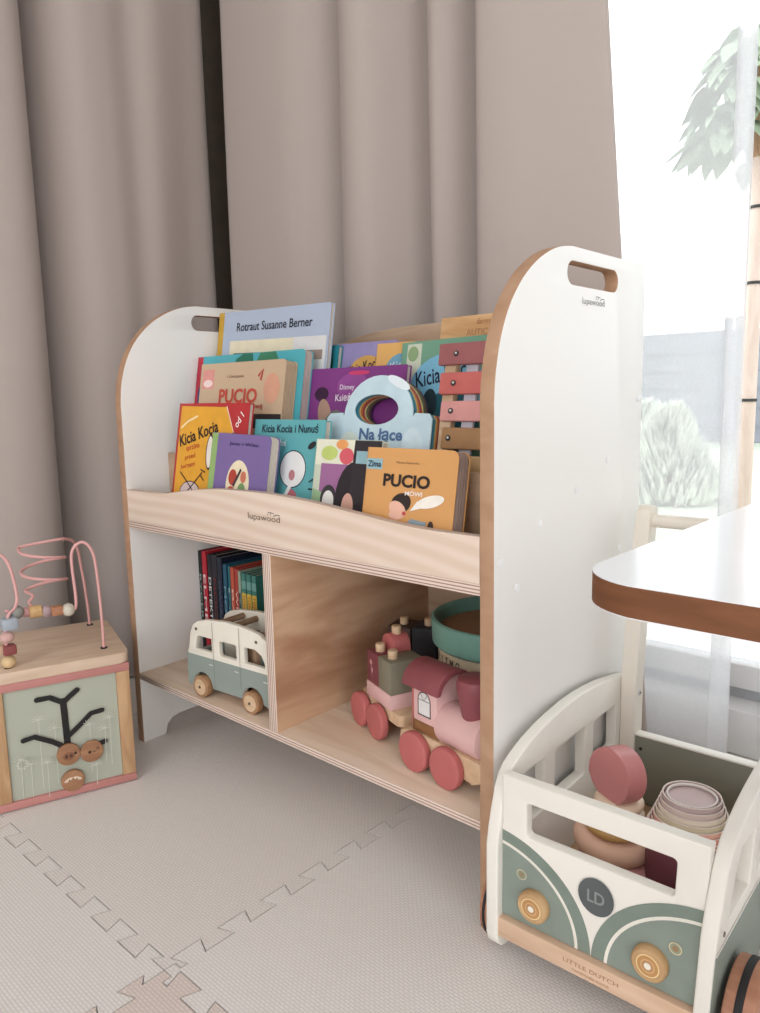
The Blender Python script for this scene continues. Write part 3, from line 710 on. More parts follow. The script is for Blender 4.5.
# ------------------------------------------------------------------ toy train
RED = paint((196, 104, 102), .55, .3, .02); PINK = paint((228, 182, 178), .5, .3, .01); DRED = paint((146, 74, 80), .45, .35, .02); OLV = paint((132, 126, 106), .6, .3, .02)
def wheelset(t, xs, ys, r, th, m):
    for xx in xs:
        for (yy, s) in ys:
            b = MB(); M = Matrix.Translation((xx, yy, r)) @ Matrix.Rotation(s*PI/2, 4, 'X')
            b.cyl(r, th, M, bev=.003, seg=40); w = b.build('wheel', m, t)
def peg(t, x, y, z, r=.0064, h=.0115):
    b = MB(); b.cyl(r, h, Matrix.Translation((x, y, z)), bev=.0015, seg=20); return b.build('peg', PALEW, t)
def train():
    t = thing('toy_locomotive', 'pink wooden toy locomotive with dark red roof, chimney and red wheels', 'toy train', (.553, .035, Z1), (0, 0, -.16))
    b = MB(); b.prism([(-.032, .022), (-.020, .020), (.070, .020), (.088, .014), (.104, .022), (.108, .034), (.102, .043), (-.012, .045), (-.030, .038)], 0, .040, FR(0, .050, 0), bev=.002); b.build('chassis', BEECHX, t)
    b = MB(); b.box(-.010, .034, .012, .050, .045, .062, .0012); b.build('cab_base', wood('dark_beech', (160, 112, 66), (136, 90, 52), (1, 6, 6), 12), t)
    b = MB(); b.box(-.005, .034, .010, .052, .0600, .103, .0012); c = b.build('cabin', PINK, t)
    b = MB(); b.box(-.0105, -.005, .012, .050, .048, .102, .0008); b.build('cabin_back', RED, t)
    wcx = .0135
    wd = [(wcx-.011, .068), (wcx+.011, .068), (wcx+.011, .087)] + [(wcx+.011*math.cos(a), .087+.011*math.sin(a)) for a in [PI*k/10 for k in range(1, 10)]] + [(wcx-.011, .087)]
    wi = [(wcx-.0094, .0698), (wcx+.0094, .0698), (wcx+.0094, .087)] + [(wcx+.0094*math.cos(a), .087+.0094*math.sin(a)) for a in [PI*k/10 for k in range(1, 10)]] + [(wcx-.0094, .087)]
    art('window_print', [(wd, (74, 66, 70)), (wi, (226, 222, 220)), (stroke([(.0045, .087), (.0225, .087)], .0008), (74, 66, 70)), (stroke([(.0085, .094), (.0135, .087), (.0185, .094)], .0008), (74, 66, 70))], FR(0, .010, 0), c)
    # curved roof along the train
    pr = [(.031+.0285*math.cos(a), .1015+.0255*math.sin(a)) for a in [PI*k/16 for k in range(17)]] + [(.031+.0235*math.cos(a), .1015+.0195*math.sin(a)) for a in [PI*(16-k)/16 for k in range(17)]]
    b = MB(); b.prism(pr, -.017, .044, RT(), bev=.001); b.build('roof', DRED, t)
    b = MB(); b.prism([(.031+.0235*math.cos(a), .1015+.0190*math.sin(a)) for a in [PI*k/12 for k in range(13)]], .000, .034, RT()); b.build('roof_block', PINK, t)
    # boiler
    b = MB(); b.lathe([(0, 0), (.0195, 0), (.0235, .002), (.0245, .005), (.0245, .060), (.0235, .065), (.019, .068), (0, .068)], RX(.0300, .031, .0630), seg=40); b.build('boiler', PINK, t)
    b = MB(); b.lathe([(0, 0), (.0150, 0), (.0160, .004), (.0212, .032), (.0216, .040), (.0200, .0455), (.0170, .047), (0, .047)], Matrix.Translation((.075, .031, .081)), seg=32); b.build('chimney', DRED, t)
    wheelset(t, (.002, .055), ((.010, 1), (.062, 1)), .0238, .011, RED)
    b = MB(); b.cyl(.008, .018, Matrix.Translation((-.028, .031, .010)), bev=.001); b.build('coupling', PALEW, t)
    # wagon
    t = thing('toy_wagon', 'wooden toy train wagon with pink tray carrying dark red and olive blocks', 'toy train', (.4235, .084, Z1), (0, 0, -.36))
    b = MB(); b.prism(rrect(-.018, .092, .012, .056, .008), .030, .045, bev=.0015); b.build('chassis', BEECHX, t)
    b = MB(); b.box(.004, .071, .010, .060, .0448, .0642, .001); b.build('tray', PINK, t)
    b = MB(); b.box(.005, .0365, .011, .0345, .0642, .106, .001); k = b.build('block', paint((126, 60, 68), .5), t); peg(k, .021, .023, .105)
    art('block_print', [(ell(.017, .092, .0035, .0035), (206, 150, 150)), (ell(.020, .082, .0025, .0035), (206, 150, 150)), (stroke([(.019, .092), (.019, .074)], .001), (206, 150, 150))], FR(0, .011, 0), k)
    b = MB(); b.box(.0370, .0705, .011, .0590, .0642, .106, .001); k = b.build('block', OLV, t); peg(k, .053, .024, .105); 
    b = MB(); b.prism([(.002, .0642), (.0355, .0642), (.0355, .112)]+[(.01875+.01675*math.cos(a), .112+.014*math.sin(a)) for a in [PI*q/12 for q in range(1, 12)]]+[(.002, .112)], 0, .0245, FR(0, .060, 0), bev=.001); k = b.build('block', RED, t); peg(k, .019, .048, .124)
    wheelset(t, (-.003, .044), ((.010, 1), (.070, 1)), .0228, .011, RED)
    b = MB(); b.cyl(.006, .020, Matrix.Translation((-.012, .034, .044)), bev=.001); b.build('coupling', PALEW, t)
    # rear wagon, its shade painted into the dark blocks and wheels
    t = thing('toy_wagon', 'toy train wagon painted dark for the shade behind the pink tray wagon', 'toy train', (.372, .200, Z1), (0, 0, .30))
    b = MB(); b.box(-.010, .086, .0, .046, .024, .042, .002); b.build('chassis', BEECHX, t)
    b = MB(); b.box(.0, .036, .002, .044, .042, .098, .001); k = b.build('block', paint((84, 60, 52), .6), t); peg(k, .018, .022, .097)
    b = MB(); b.box(.038, .076, .002, .044, .042, .100, .001); k = b.build('block', paint((44, 48, 56), .6), t); peg(k, .057, .022, .099)
    wheelset(t, (.010, .066), ((.0, 1), (.057, 1)), .0215, .010, paint((120, 60, 56), .6))
train()

def drum():
    t = thing('toy_drum', 'round toy drum with teal rim and cream body, standing behind the locomotive', 'toy drum', (.574, .2060, Z1))
    TEAL = paint((110, 156, 142), .45, .3, .02)
    b = MB(); b.lathe([(0, 0), (.086, 0), (.088, .002), (.0885, .118), (.084, .118), (.084, .118), (0, .118)], seg=56); k = b.build('shell', paint((212, 196, 164), .5), t)
    b = MB(); b.lathe([(.0888, .118), (.0925, .1165), (.0960, .120), (.0975, .147), (.0970, .1505), (.0940, .152), (.0905, .1500), (.0890, .146), (.0880, .118)], seg=64, closed=True); b.build('rim', TEAL, t)
    b = MB(); b.lathe([(0, .130), (.0885, .130), (.0885, .134), (0, .134)], seg=48); h = b.build('drumhead', paint((166, 128, 96), .7, .2, .05, 60), t)
    art('head_print', [(stroke([(-.02, -.01), (.012, .004)], .002), (90, 66, 50)), (stroke([(-.01, -.022), (.024, -.008)], .002), (90, 66, 50))], Matrix.Translation((0, 0, .1341)), h)
    for k2, (a, s) in enumerate(((-2.25, 'R'), (-2.12, 'Y'), (-1.99, 'T'), (-1.86, 'M'), (-1.73, 'O'))):
        M = Matrix.Rotation(a+PI/2, 4, 'Z') @ FR(0, -.0887, .104)
        text('lettering', s, M, .007, (80, 66, 60), k, h=.010, bold=.02)
    # loop of cord at its left
    pts = [(-.0905+.004*math.sin(q*.5), -.020-.008*math.cos(q*.42), .060+.004*q) for q in range(12)]
    b = MB(); b.tube(pts, .0028, 8); b.build('cord', paint((214, 206, 196), .8), t)
drum()

# ------------------------------------------------------------------ activity cube
def cube():
    TH = 1.244
    t = thing('activity_cube', 'wooden activity cube with pink edge rails, sage panels and a bead maze on top', 'activity cube', (.1189, -.0722, 0), (0, 0, TH))
    PR = paint((196, 130, 122), .55, .3, .02); POST = wood('cube_post', (208, 168, 124), (184, 140, 98), (6, 6, 1), 12); SGP = paint((178, 182, 164), .6, .25, .012, 10)
    PL = wood('cube_top', (228, 202, 176), (212, 182, 154), (2, 9, 9), 6)
    L_, D_, HB = .1825, .1885, .1803
    for z0, z1_ in ((.0015, .0125), (.1685, HB)):
        for a in ((-L_, 0, 0, .0165), (-L_, 0, D_-.0165, D_), (-.0165, 0, .0165, D_-.0165), (-L_, -L_+.0165, .0165, D_-.0165)):
            b = MB(); b.box(a[0], a[1], a[2], a[3], z0, z1_, .001); b.build('rail', PR, t)
    for (x, y) in ((-.019, 0.0006), (-L_, 0.0006), (-.019, D_-.0176), (-L_, D_-.0176)):
        b = MB(); b.box(x+.0004, x+.0186, y, y+.0170, .0125, .1685, .0012); b.build('post', POST, t)
    slots = []
    for line, w in (([(-.089, .063), (-.0895, .100), (-.0905, .141)], .0088), ([(-.0905, .139), (-.107, .1495), (-.123, .1495)], .0075), ([(-.0905, .139), (-.082, .146), (-.0715, .1535)], .0075),
                    ([(-.089, .088), (-.070, .103), (-.056, .1155), (-.041, .1170)], .0072), ([(-.092, .074), (-.108, .086), (-.130, .0985), (-.144, .0965)], .0072), ([(-.078, .060), (-.055, .067), (-.040, .0705)], .0072)):
        slots.append((stroke(line, w), (30, 28, 28))); slots += [(ell(line[0][0], line[0][1], w/2, n=12), (30, 28, 28)), (ell(line[-1][0], line[-1][1], w/2, n=12), (30, 28, 28))]
    b = MB(); b.box(-.1636, -.0189, .0045, .0085, .0125, .1685); p = b.build('front_panel', SGP, t, sm=0)
    FW = (206, 208, 192); fl = []
    for (x, z, h) in ((-.124, .120, .10), (-.150, .070, .06), (-.138, .060, .05), (-.105, .105, .08), (-.060, .100, .07), (-.040, .090, .05), (-.033, .105, .07), (-.055, .040, .03), (-.118, .060, .05)):
        fl.append((stroke([(x, z-h), (x+.001, z)], .0008), FW))
        for q in range(7):
            a = PI*q/6; fl.append((stroke([(x, z), (x+.0085*math.cos(a), z+.0085*math.sin(a))], .0008), FW))
    for q in range(10):
        fl.append((ell(-.148+.006*math.cos(q*.63), .066+.006*math.sin(q*.63), .0018, .0012, q), FW))
    art('flower_print', fl, FR(0, .0045, 0), p)
    # winding slots drawn as flat black shapes over the panel
    art('tree_slot', slots, FR(0, .0045, 0), p, base=.0016)
    for (x, z, c) in ((-.0895, .064, 'FACE'), (-.0590, .0610, 'f'), (-.0865, .0245, 'x')):
        b = MB(); b.cyl(.0155, .006, RY(x, .0028, z), bev=.0012, seg=32); d = b.build('sliding_disc', wood('disc'+c, (176, 128, 92), (150, 102, 70), (1, 5, 5), 20), t)
        if c == 'x': sh = [(ell(-.006, .003, .006, .0022, .4), (232, 206, 180)), (ell(.006, .003, .006, .0022, -.4), (232, 206, 180)), (ell(-.005, .002, .001), (70, 44, 34)), (ell(.005, .002, .001), (70, 44, 34))]
        elif c == 'FACE': sh = [(ell(0, -.002, .008, .006), (140, 92, 62)), (ell(-.003, -.002, .0022, .003), (90, 54, 40)), (ell(.003, -.002, .0022, .003), (90, 54, 40)), (ell(.009, .001, .002), (64, 40, 32))]
        else: sh = [(ell(-.003, 0, .0022), (64, 40, 32)), (ell(.003, 0, .003, .001), (120, 80, 56)), (ell(.008, .004, .0025), (130, 90, 62))]
        art('face_print', sh, FR(x, -.0032, z), d)
    for i, (x0, x1, y0, y1) in enumerate(((-.0078, -.0045, .0170, D_-.0170), (-L_+.0045, -L_+.0085, .0170, D_-.0170), (-.1636, -.0189, D_-.0085, D_-.0045))):
        b = MB(); b.box(x0, x1, y0, y1, .0125, .1685); b.build('panel', SGP, t, sm=0)
    b = MB(); b.prism(rrect(-L_-.001, .001, -.001, D_+.001, .012, 6), HB+.0004, HB+.0155, bev=.0025, seg=3); top = b.build('top', PL, t)
    zt = HB+.0155
    WI = paint((226, 166, 162), .4, .4, .01)
    def wire(pts, n=8):
        b = MB(); b.tube(catmull(pts, n), .0022, 10); return b.build('wire', WI, t)
    # arch at the right front corner
    wire([(-.027, .036, zt-.004), (-.027, .036, .25), (-.0285, .036, .30), (-.031, .0365, .332), (-.037, .037, .348), (-.045, .038, .354), (-.054, .039, .350), (-.060, .040, .338), (-.0605, .040, .315), (-.059, .040, .28), (-.060, .040, .262), (-.066, .041, .2585), (-.100, .043, .262), (-.150, .046, .268)])
    # tall wire with spiral from the right back corner
    sp = [(-.027, .168, zt-.004), (-.029, .166, .24), (-.034, .158, .29), (-.039, .146, .325), (-.046, .132, .340), (-.056, .118, .347), (-.070, .104, .350)]
    for k in range(1, 23):
        a = PI*.5 + k*2*PI/10.4; sp.append((-.094+.030*math.cos(a+.3), .085+.026*math.sin(a+.3), .349-.0031*k))
    sp += [(-.112, .066, .280), (-.118, .062, .272), (-.116, .056, .266), (-.126, .052, .262), (-.140, .048, .262)]
    wire(sp, 6)
    # wire from the left front hole and the left arch
    wire([(-.153, .020, zt-.004), (-.153, .020, .225), (-.152, .022, .25), (-.146, .026, .268), (-.138, .030, .275), (-.134, .033, .29), (-.138, .036, .325), (-.146, .038, .345), (-.160, .040, .352), (-.172, .044, .345), (-.174, .050, .30), (-.170, .08, zt-.004)])
    for (x, y) in ((-.027, .036), (-.027, .168), (-.153, .020), (-.170, .08)):
        b = MB(); b.cyl(.0050, .0018, Matrix.Translation((x, y, zt-.0002)), bev=.0006, seg=18); b.build('grommet', BLACK, t)
    def bead(p, r, c, kind='s', ax=None, sc=(1, 1, 1)):
        b = MB()
        if kind == 's': b.sphere(r, p, sc)
        elif kind == 'c': b.cyl(r, 2*r*.95, Matrix.Translation(p) @ Matrix.Rotation(PI/2, 4, 'Y') @ Matrix.Translation((0, 0, -r*.95)), bev=r*.15, seg=24)
        elif kind == 'b': b.box(-r, r, -r, r, -r*.8, r*.8, r*.25, M=Matrix.Translation(p) @ Matrix.Rotation(.2, 4, 'Z'))
        b.build('bead', c if not isinstance(c, tuple) else paint(c, .5), t)
    BW = wood('bead_wood', (216, 176, 120), (196, 152, 98), (2, 2, 2), 60)
    bead((-.0700, .041, .2590), .0092, (206, 200, 182))
    bead((-.0850, .042, .2600), .0080, wood('bead_brown', (196, 140, 104), (170, 112, 80), (2, 2, 2), 60), 'b')
    bead((-.0985, .0425, .2612), .0082, (176, 150, 152))
    bead((-.1120, .043, .2625), .0086, BW, 'c')
    bead((-.1240, .0435, .2635), .0070, (204, 150, 148))
    bead((-.1365, .036, .2670), .0098, (142, 142, 136))
    bead((-.1470, .025, .2560), .0098, (168, 178, 188), 'b')
    bead((-.1520, .0205, .2045), .0095, (222, 190, 140), sc=(1, 1, .95))
    bead((-.1500, .020, .2215), .0082, (150, 76, 74), 'b')
    bead((-.1630, .022, .2225), .0070, (214, 180, 150), 'b')
    bead((-.1510, .0205, .2385), .0095, (212, 168, 160), sc=(1, 1, .8))
    b = MB(); b.box(-.178, -.164, .004, .016, -.0002, .0018); 
    b.build('foot_pad', BLACK, t)
cube()

# ------------------------------------------------------------------ toy bus wagon (baby walker)
def walker():
    t = thing('toy_bus_wagon', 'white and sage wooden push wagon shaped like a camper bus front with a push handle', 'push wagon', (.7049, -.0349, 0), (0, 0, .0329))
    WW = .2085; ts = .013
    CRM = paint((236, 231, 220), .42, .4, .008); CRE = CRM
    SP = .0464
    def sh(c, k=1):   # right side opens slightly towards the top
        return Vector((c.x+SP*(c.z-.05)*k, c.y, c.z))
    prof = [(.0, .030), (.0, .123), (.0035, .140), (.008, .156), (.014, .174), (.021, .187), (.030, .1945), (.045, .201), (.064, .207), (.090, .2125), (.116, .216), (.145, .2185), (.174, .219), (.205, .2175), (.235, .2145), (.262, .2105), (.286, .206), (.318, .199), (.322, .19), (.322, .030), (.320, .020), (.312, .013), (.302, .0115)]
    bot = [(.020, .0115), (.010, .014), (.003, .021)]
    wins = [rrect(.040, .094, .121, .176, .003), rrect(.116, .188, .121, .176, .003), rrect(.210, .272, .121, .174, .003)]
    wins[0] = [(.031, .121), (.094, .121), (.094, .177), (.052, .177), (.040, .160)]
    lower = [(.0006, .030), (.0006, .108), (.3214, .104), (.3214, .030), (.320, .020), (.312, .013), (.302, .012), (.020, .012), (.010, .0145), (.003, .0215)]
    for k in (0, 1):
        x = ts if k == 0 else WW
        fn = (lambda c: c) if k == 0 else sh
        p = plate('side_panel', prof+bot, wins, ts, RT(x), (CRM, CRE), t, bev=.0020, fn=fn)
        if k:
            plate('lower_paint', lower, [], .0005, RT(WW+.0006), (SAGE, SAGE), p, fn=fn)
            lw = stroke([(.001, .1095), (.321, .1055)], .0022)
            plate('trim_line', lw, [], .0004, RT(WW+.0009), (CRM, CRM), p, fn=fn)
            b = MB(); b.cyl(.0022, .0008, RX(WW+.0020+SP*.075, .010, .125), seg=14); b.build('screw', paint((110, 96, 82), .4, .6), p)
            b = MB(); b.cyl(.0014, .0006, RX(WW+.0006+SP*.02, .012, .085), seg=12); b.build('screw', paint((196, 190, 160), .4, .6), p)
    # front board, cut window
    zt = .1945; zb = .0505; tb = .012
    fn = lambda c: Vector((c.x+(SP*(c.z-.05) if c.x > WW/2+.02 else 0), c.y, c.z))
    out = [(ts, zb), (WW-ts, zb), (WW-ts, zt), (WW/2+.02, zt), (WW/2, zt), (ts, zt)]
    slot = rrect(.0385, .1715, .1395, .1735, .004)
    FY = .0092
    p = plate('front_board', [(ts, zb), (WW/2, zb), (WW-ts, zb), (WW-ts, zt), (WW/2, zt), (ts, zt)], [slot], tb, FR(0, FY, 0), (CRM, CRE), t, bev=.0016,
              fn=lambda c: Vector((c.x+SP*(c.z-.05)*max(0, (c.x-.06)/(WW-ts-.06)), c.y, c.z)))
    # painted arches
    def warp(pts): return [(u+SP*(v-.05)*max(0, (u-.06)/(WW-ts-.06)), v) for u, v in pts]
    DG = (126, 144, 130)
    def arcq(cx, cz, rx, rz, a0, a1, n=20): return [(cx+rx*math.cos(a0+(a1-a0)*k/n), cz+rz*math.sin(a0+(a1-a0)*k/n)) for k in range(n+1)]
    lx = ts+.0004; rx_ = WW-ts-.0004; z0 = zb+.0004
    A = arcq(lx-.012, z0-.002, .1025, .0905, .02, 1.47)      # left fender
    Ai = arcq(lx-.012, z0-.002, .0905, .0795, .02, 1.44); Aj = arcq(lx-.012, z0-.002, .0875, .0765, .02, 1.43)
    def clipL(a): return [(max(u, lx), max(v, z0)) for u, v in a]
    left = [(lx, z0)] + clipL(A); leftW = [(lx, z0)] + clipL(Ai); leftI = [(lx, z0)] + clipL(Aj)
    def mir(a): return [(WW-u, v) for u, v in a]
    G1 = (124, 138, 126); G2 = (134, 146, 135); WL = (232, 228, 214)
    art('fender_paint', [(warp(left), G1), (warp(leftW), WL), (warp(leftI), G2), (warp(mir(left)), G1), (warp(mir(leftW)), WL), (warp(mir(leftI)), G2),
        (ell(.0345, .1005, .0052), (214, 200, 160)), (ell(.0345, .1005, .0045), (140, 150, 128)), (ell(.0345, .1005, .0024), (150, 128, 92)),
        (ell(.1780, .0955, .0055), (214, 200, 160)), (ell(.1780, .0955, .0045), (150, 156, 130)), (ell(.1780, .0955, .0026), (160, 128, 92)),
        (ell(.1085, .1105, .0166, .0176), (88, 94, 94))], FR(0, FY, 0), p)
    text('badge_letters', 'LD', FR(.1088, FY, .1105), .0160, (142, 146, 144), p, h=.0115, bold=.02, lift=.0022)
    for xx, zc in ((.0490, .0760), (.1585, .0745)):
        b = MB(); b.lathe([(0, 0), (.0150, 0), (.0155, .003), (.0150, .0075), (.0135, .0090), (0, .0090)], RY(xx, FY, zc), seg=36); h = b.build('headlight', wood('headlight%d' % int(xx*1e4), (208, 168, 120), (188, 146, 98), (3, 3, 3), 12), t)
        M = FR(xx, FY-.0090, zc)
        art('headlight_rings', [(ell(0, 0, .0100, n=32), (236, 208, 150)), (ell(0, 0, .0090, n=32), (196, 142, 84)), (ell(0, 0, .0060, n=28), (220, 180, 124)), (ell(0, 0, .0052, n=28), (190, 140, 92)), (ell(0, 0, .0030, n=20), (240, 232, 214))], M, h)
    # wooden base strip
    STR = wood('walker_strip', (226, 192, 162), (208, 170, 138), (1, 9, 9), 8)
    b = MB(); b.box(.0125, WW-.0125, .0015, .0205, .0300, .0500, .0015); s = b.build('base_strip', STR, t)
    text('lettering', 'LITTLE DUTCH', FR(.1075, .0015, .0415), .052, (176, 130, 92), s, h=.0040, bold=.008, lift=.0003)
    text('lettering', 'handmade wood', FR(.1075, .0015, .0355), .034, (180, 132, 92), s, h=.0024, lift=.0003)
    b = MB(); b.box(ts, WW-ts, .0208, .300, .036, .048, .001); b.build('wagon_floor', wood('walker_floor', (206, 170, 130), (186, 146, 108), (1, 9, 9), 6), t)
    # back wall
    OL = paint((132, 131, 116), .6, .3, .01)
    b = MB(); b.box(ts, WW-ts+.004, .288, .300, .048, .1345, .0012); b.build('back_wall', [OL], t)
    b = MB(); b.box(ts, WW-ts+.0045, .287, .301, .1345, .1370, .0008); b.build('back_wall_cap', CRM, t)
    b = MB(); b.cyl(.0020, .0008, RY(.0385, .288, .119), seg=12); b.build('screw', BLACK, t)
    # posts and push bar
    POSTM = paint((226, 217, 202), .45, .35, .008)
    for k, x in enumerate((ts+.0004, WW-ts-.0126)):
        pr = [(.2835, .048), (.308, .048), (.308, .200), (.320, .30), (.334, .38), (.3395, .402), (.3375, .4095), (.330, .4125), (.321, .4110), (.3155, .404), (.3100, .38), (.2960, .30), (.2840, .200)]
        b = MB(); b.prism(pr, x, x+.0180 if not k else x+.0126, RT(), bev=.0016)
        o = b.build('handle_post', POSTM, t)
        if not k:
            b = MB(); b.cyl(.0042, .0010, RX(x+.0180, .297, .186), bev=.0004, seg=20); b.build('screw', paint((206, 204, 200), .3, .7), o)
            b = MB(); b.cyl(.0018, .0004, RX(x+.0190, .297, .186), seg=12); b.build('screw_socket', paint((90, 88, 88), .4), o)
    b = MB(); b.cyl(.0080, WW-2*ts-.028, RX(ts+.0175, .3255, .3945), seg=28); b.build('push_bar', POSTM, t)
    # wheels with a rubber band
    WD = wood('walker_wheel', (192, 136, 106), (166, 110, 82), (1, 5, 5), 14)
    def wheel(x, y, th, r=.040):
        zc = r+.0013
        b = MB(); b.cyl(r, th, RX(x, y, zc), bev=.0018, seg=48); w = b.build('wheel', WD, t)
        b = MB(); b.lathe([(r-.0005, th*.36), (r+.0010, th*.38), (r+.0012, th*.5), (r+.0010, th*.62), (r-.0005, th*.64)], RX(x, y, zc), seg=48); b.build('tire', BLACK, w)
        b = MB(); b.lathe([(0, th), (.010, th), (.010, th+.001), (0, th+.001)], RX(x, y, zc), seg=24); b.build('hub_cap', PALEW, w)
    for y in (.0455, .262):
        wheel(-.0115 if y < .1 else -.0058, y, .0105 if y < .1 else .0052); wheel(WW+.0060, y, .024)
    b = MB(); b.cyl(.004, WW+.014, RX(-.006, .0455, .024), seg=12); b.cyl(.004, WW+.014, RX(-.006, .262, .024), seg=12); b.build('axle', BLACK, t)
walker()

# toys inside the wagon
Mw = Matrix.Translation((.7049, -.0349, 0)) @ Matrix.Rotation(.0329, 4, 'Z')
def in_wagon(x, y, z): return Mw @ Vector((x, y, z))
def stacker():
    p = in_wagon(.0790, .122, .0482)
    t = thing('stacking_toy', 'stacking ring toy in pinks and mustard with a rose disc on top, inside the wagon', 'stacking toy', p, (0, 0, 0))
    def ring(r, h, z, c, dx=0, dy=0, tl=0, ta=0, hole=.006, nm='ring'):
        q = [(hole, h*.1), (hole, h*.9)] + [(r-h*.5+h*.5*math.cos(a), h/2+h*.5*math.sin(a)) for a in [PI/2-PI*k/10 for k in range(11)]]
        b = MB(); b.lathe(q, Matrix.Translation((dx, dy, z)) @ Matrix.Rotation(tl, 4, (math.cos(ta), math.sin(ta), 0)), seg=44, closed=True); b.build(nm, paint(c, .45, .35, .01), t)
    b = MB(); b.cyl(.0058, .096, Matrix.Translation((0, 0, .0)), seg=16); b.build('peg', PALEW, t)
    ring(.0410, .0190, .000, (216, 150, 154), .001)
    ring(.0405, .0200, .0192, (232, 164, 162), .0035, -.002, .04, 0)
    ring(.0400, .0220, .0395, (246, 198, 170), -.004, 0, .09, 1.3)
    ring(.0300, .0120, .0620, (200, 152, 88), -.003, 0, .06, 1.0)
    ring(.0265, .0130, .0740, (232, 206, 178), .000, 0, .10, 1.2)
    ring(.0245, .0120, .0865, (232, 206, 178), .001, .001, .05, 1.2)
    # top disc, upright with a flat facet, facing the room
    ro = paint((196, 120, 118), .38, .45, .01)
    n = 40; R = .0280
    pts = []
    for k in range(n):
        a = 2*PI*k/n; pts.append((R*math.cos(a), max(R*math.sin(a), -R*.86)))
    M = Matrix.Translation((-.006, -.010, .1205)) @ Matrix.Rotation(math.radians(-22), 4, 'Z') @ Matrix.Rotation(math.radians(-6), 4, 'X') @ FR() @ Matrix.Rotation(math.radians(-32), 4, 'Z')
    b = MB(); b.prism(pts, -.024, 0, M, bev=.0018, seg=3); b.build('disc', ro, t)
stacker()
def cups():
    base = in_wagon(.1500, .126, .0482)
    G = 'nested stacking cups in the wagon'
    cl = [(.0885, .0404, (124, 66, 76), 'dark plum stacking cup, lowest of the nested tower in the wagon'),
          (.0910, .0388, (200, 108, 94), 'coral red stacking cup, second lowest of the nested tower'),
          (.0960, .0368, (220, 140, 120), 'coral stacking cup below the salmon one in the tower'),
          (.1010, .0348, (232, 172, 150), 'salmon pink stacking cup below the sand coloured one'),
          (.1060, .0328, (212, 196, 164), 'sand coloured stacking cup in the middle of the tower'),
          (.1110, .0308, (232, 214, 192), 'cream stacking cup just below the mauve ones'),
          (.1160, .0289, (214, 190, 180), 'pale mauve stacking cup, second from the top'),
          (.1210, .0270, (198, 172, 170), 'mauve stacking cup with white rim, topmost of the tower')]
    for k, (ztop, rtop, c, lab) in enumerate(cl):
        h = .040 if k else .0855
        z = ztop-h; r = rtop+.0004; rt = rtop-.0006
        t = thing('stacking_cup', lab, 'cup', base+Vector((0, 0, z)), (0, 0, 0), G)
        b = MB(); b.lathe([(r, 0), (r-.0006*1, h*.5), (rt, h), (rt-.0010, h+.0003), (rt-.0012, h-.0015), (r-.0012, .0)], seg=48, closed=True); b.build('wall', paint(c, .5, .3, .01), t)
        if k == 7:
            b = MB(); b.lathe([(rt-.0052, h-.0020), (rt-.0050, h-.0002), (rt-.0036, h+.0000), (rt-.0034, h-.0020)], seg=48, closed=True); b.build('inner_rim', paint((232, 222, 214), .5), t)
            b = MB(); b.lathe([(0, h-.0045), (rt-.0020, h-.0045), (rt-.0020, h-.0030), (0, h-.0030)], seg=48); b.build('base', paint(c, .5), t)
        b = MB(); b.lathe([(rt-.0003, h-.0006), (rt+.0002, h+.0004), (rt-.0006, h+.0008), (rt-.0012, h+.0002)], seg=48, closed=True); b.build('rim', paint((236, 222, 212), .5), t)
cups()
# ------------------------------------------------------------------ table
def table():
    t = thing('table', 'white childrens table with rounded corner and brown board edge', 'table', (.877, -.207, 0))
    TW = paint((228, 229, 232), .16, .5, .004, 2)
    b = MB(); b.prism(rrect(0, .80, 0, .60, .045, 10), .427, .4455, bev=.0012, mi=0, mi_edge=1)
    o = b.build('tabletop', [TW, wood('table_edge', (140, 88, 54), (116, 70, 42), (1, 1, 8), 10, .6)], t)
    for x, y in ((.16, .10), (.70, .10), (.16, .50), (.70, .50)):
        b = MB(); b.lathe([(0, 0), (.011, 0), (.017, .427), (0, .427)], Matrix.Translation((x, y, 0)), seg=24); b.build('leg', BEECH, t)
table()

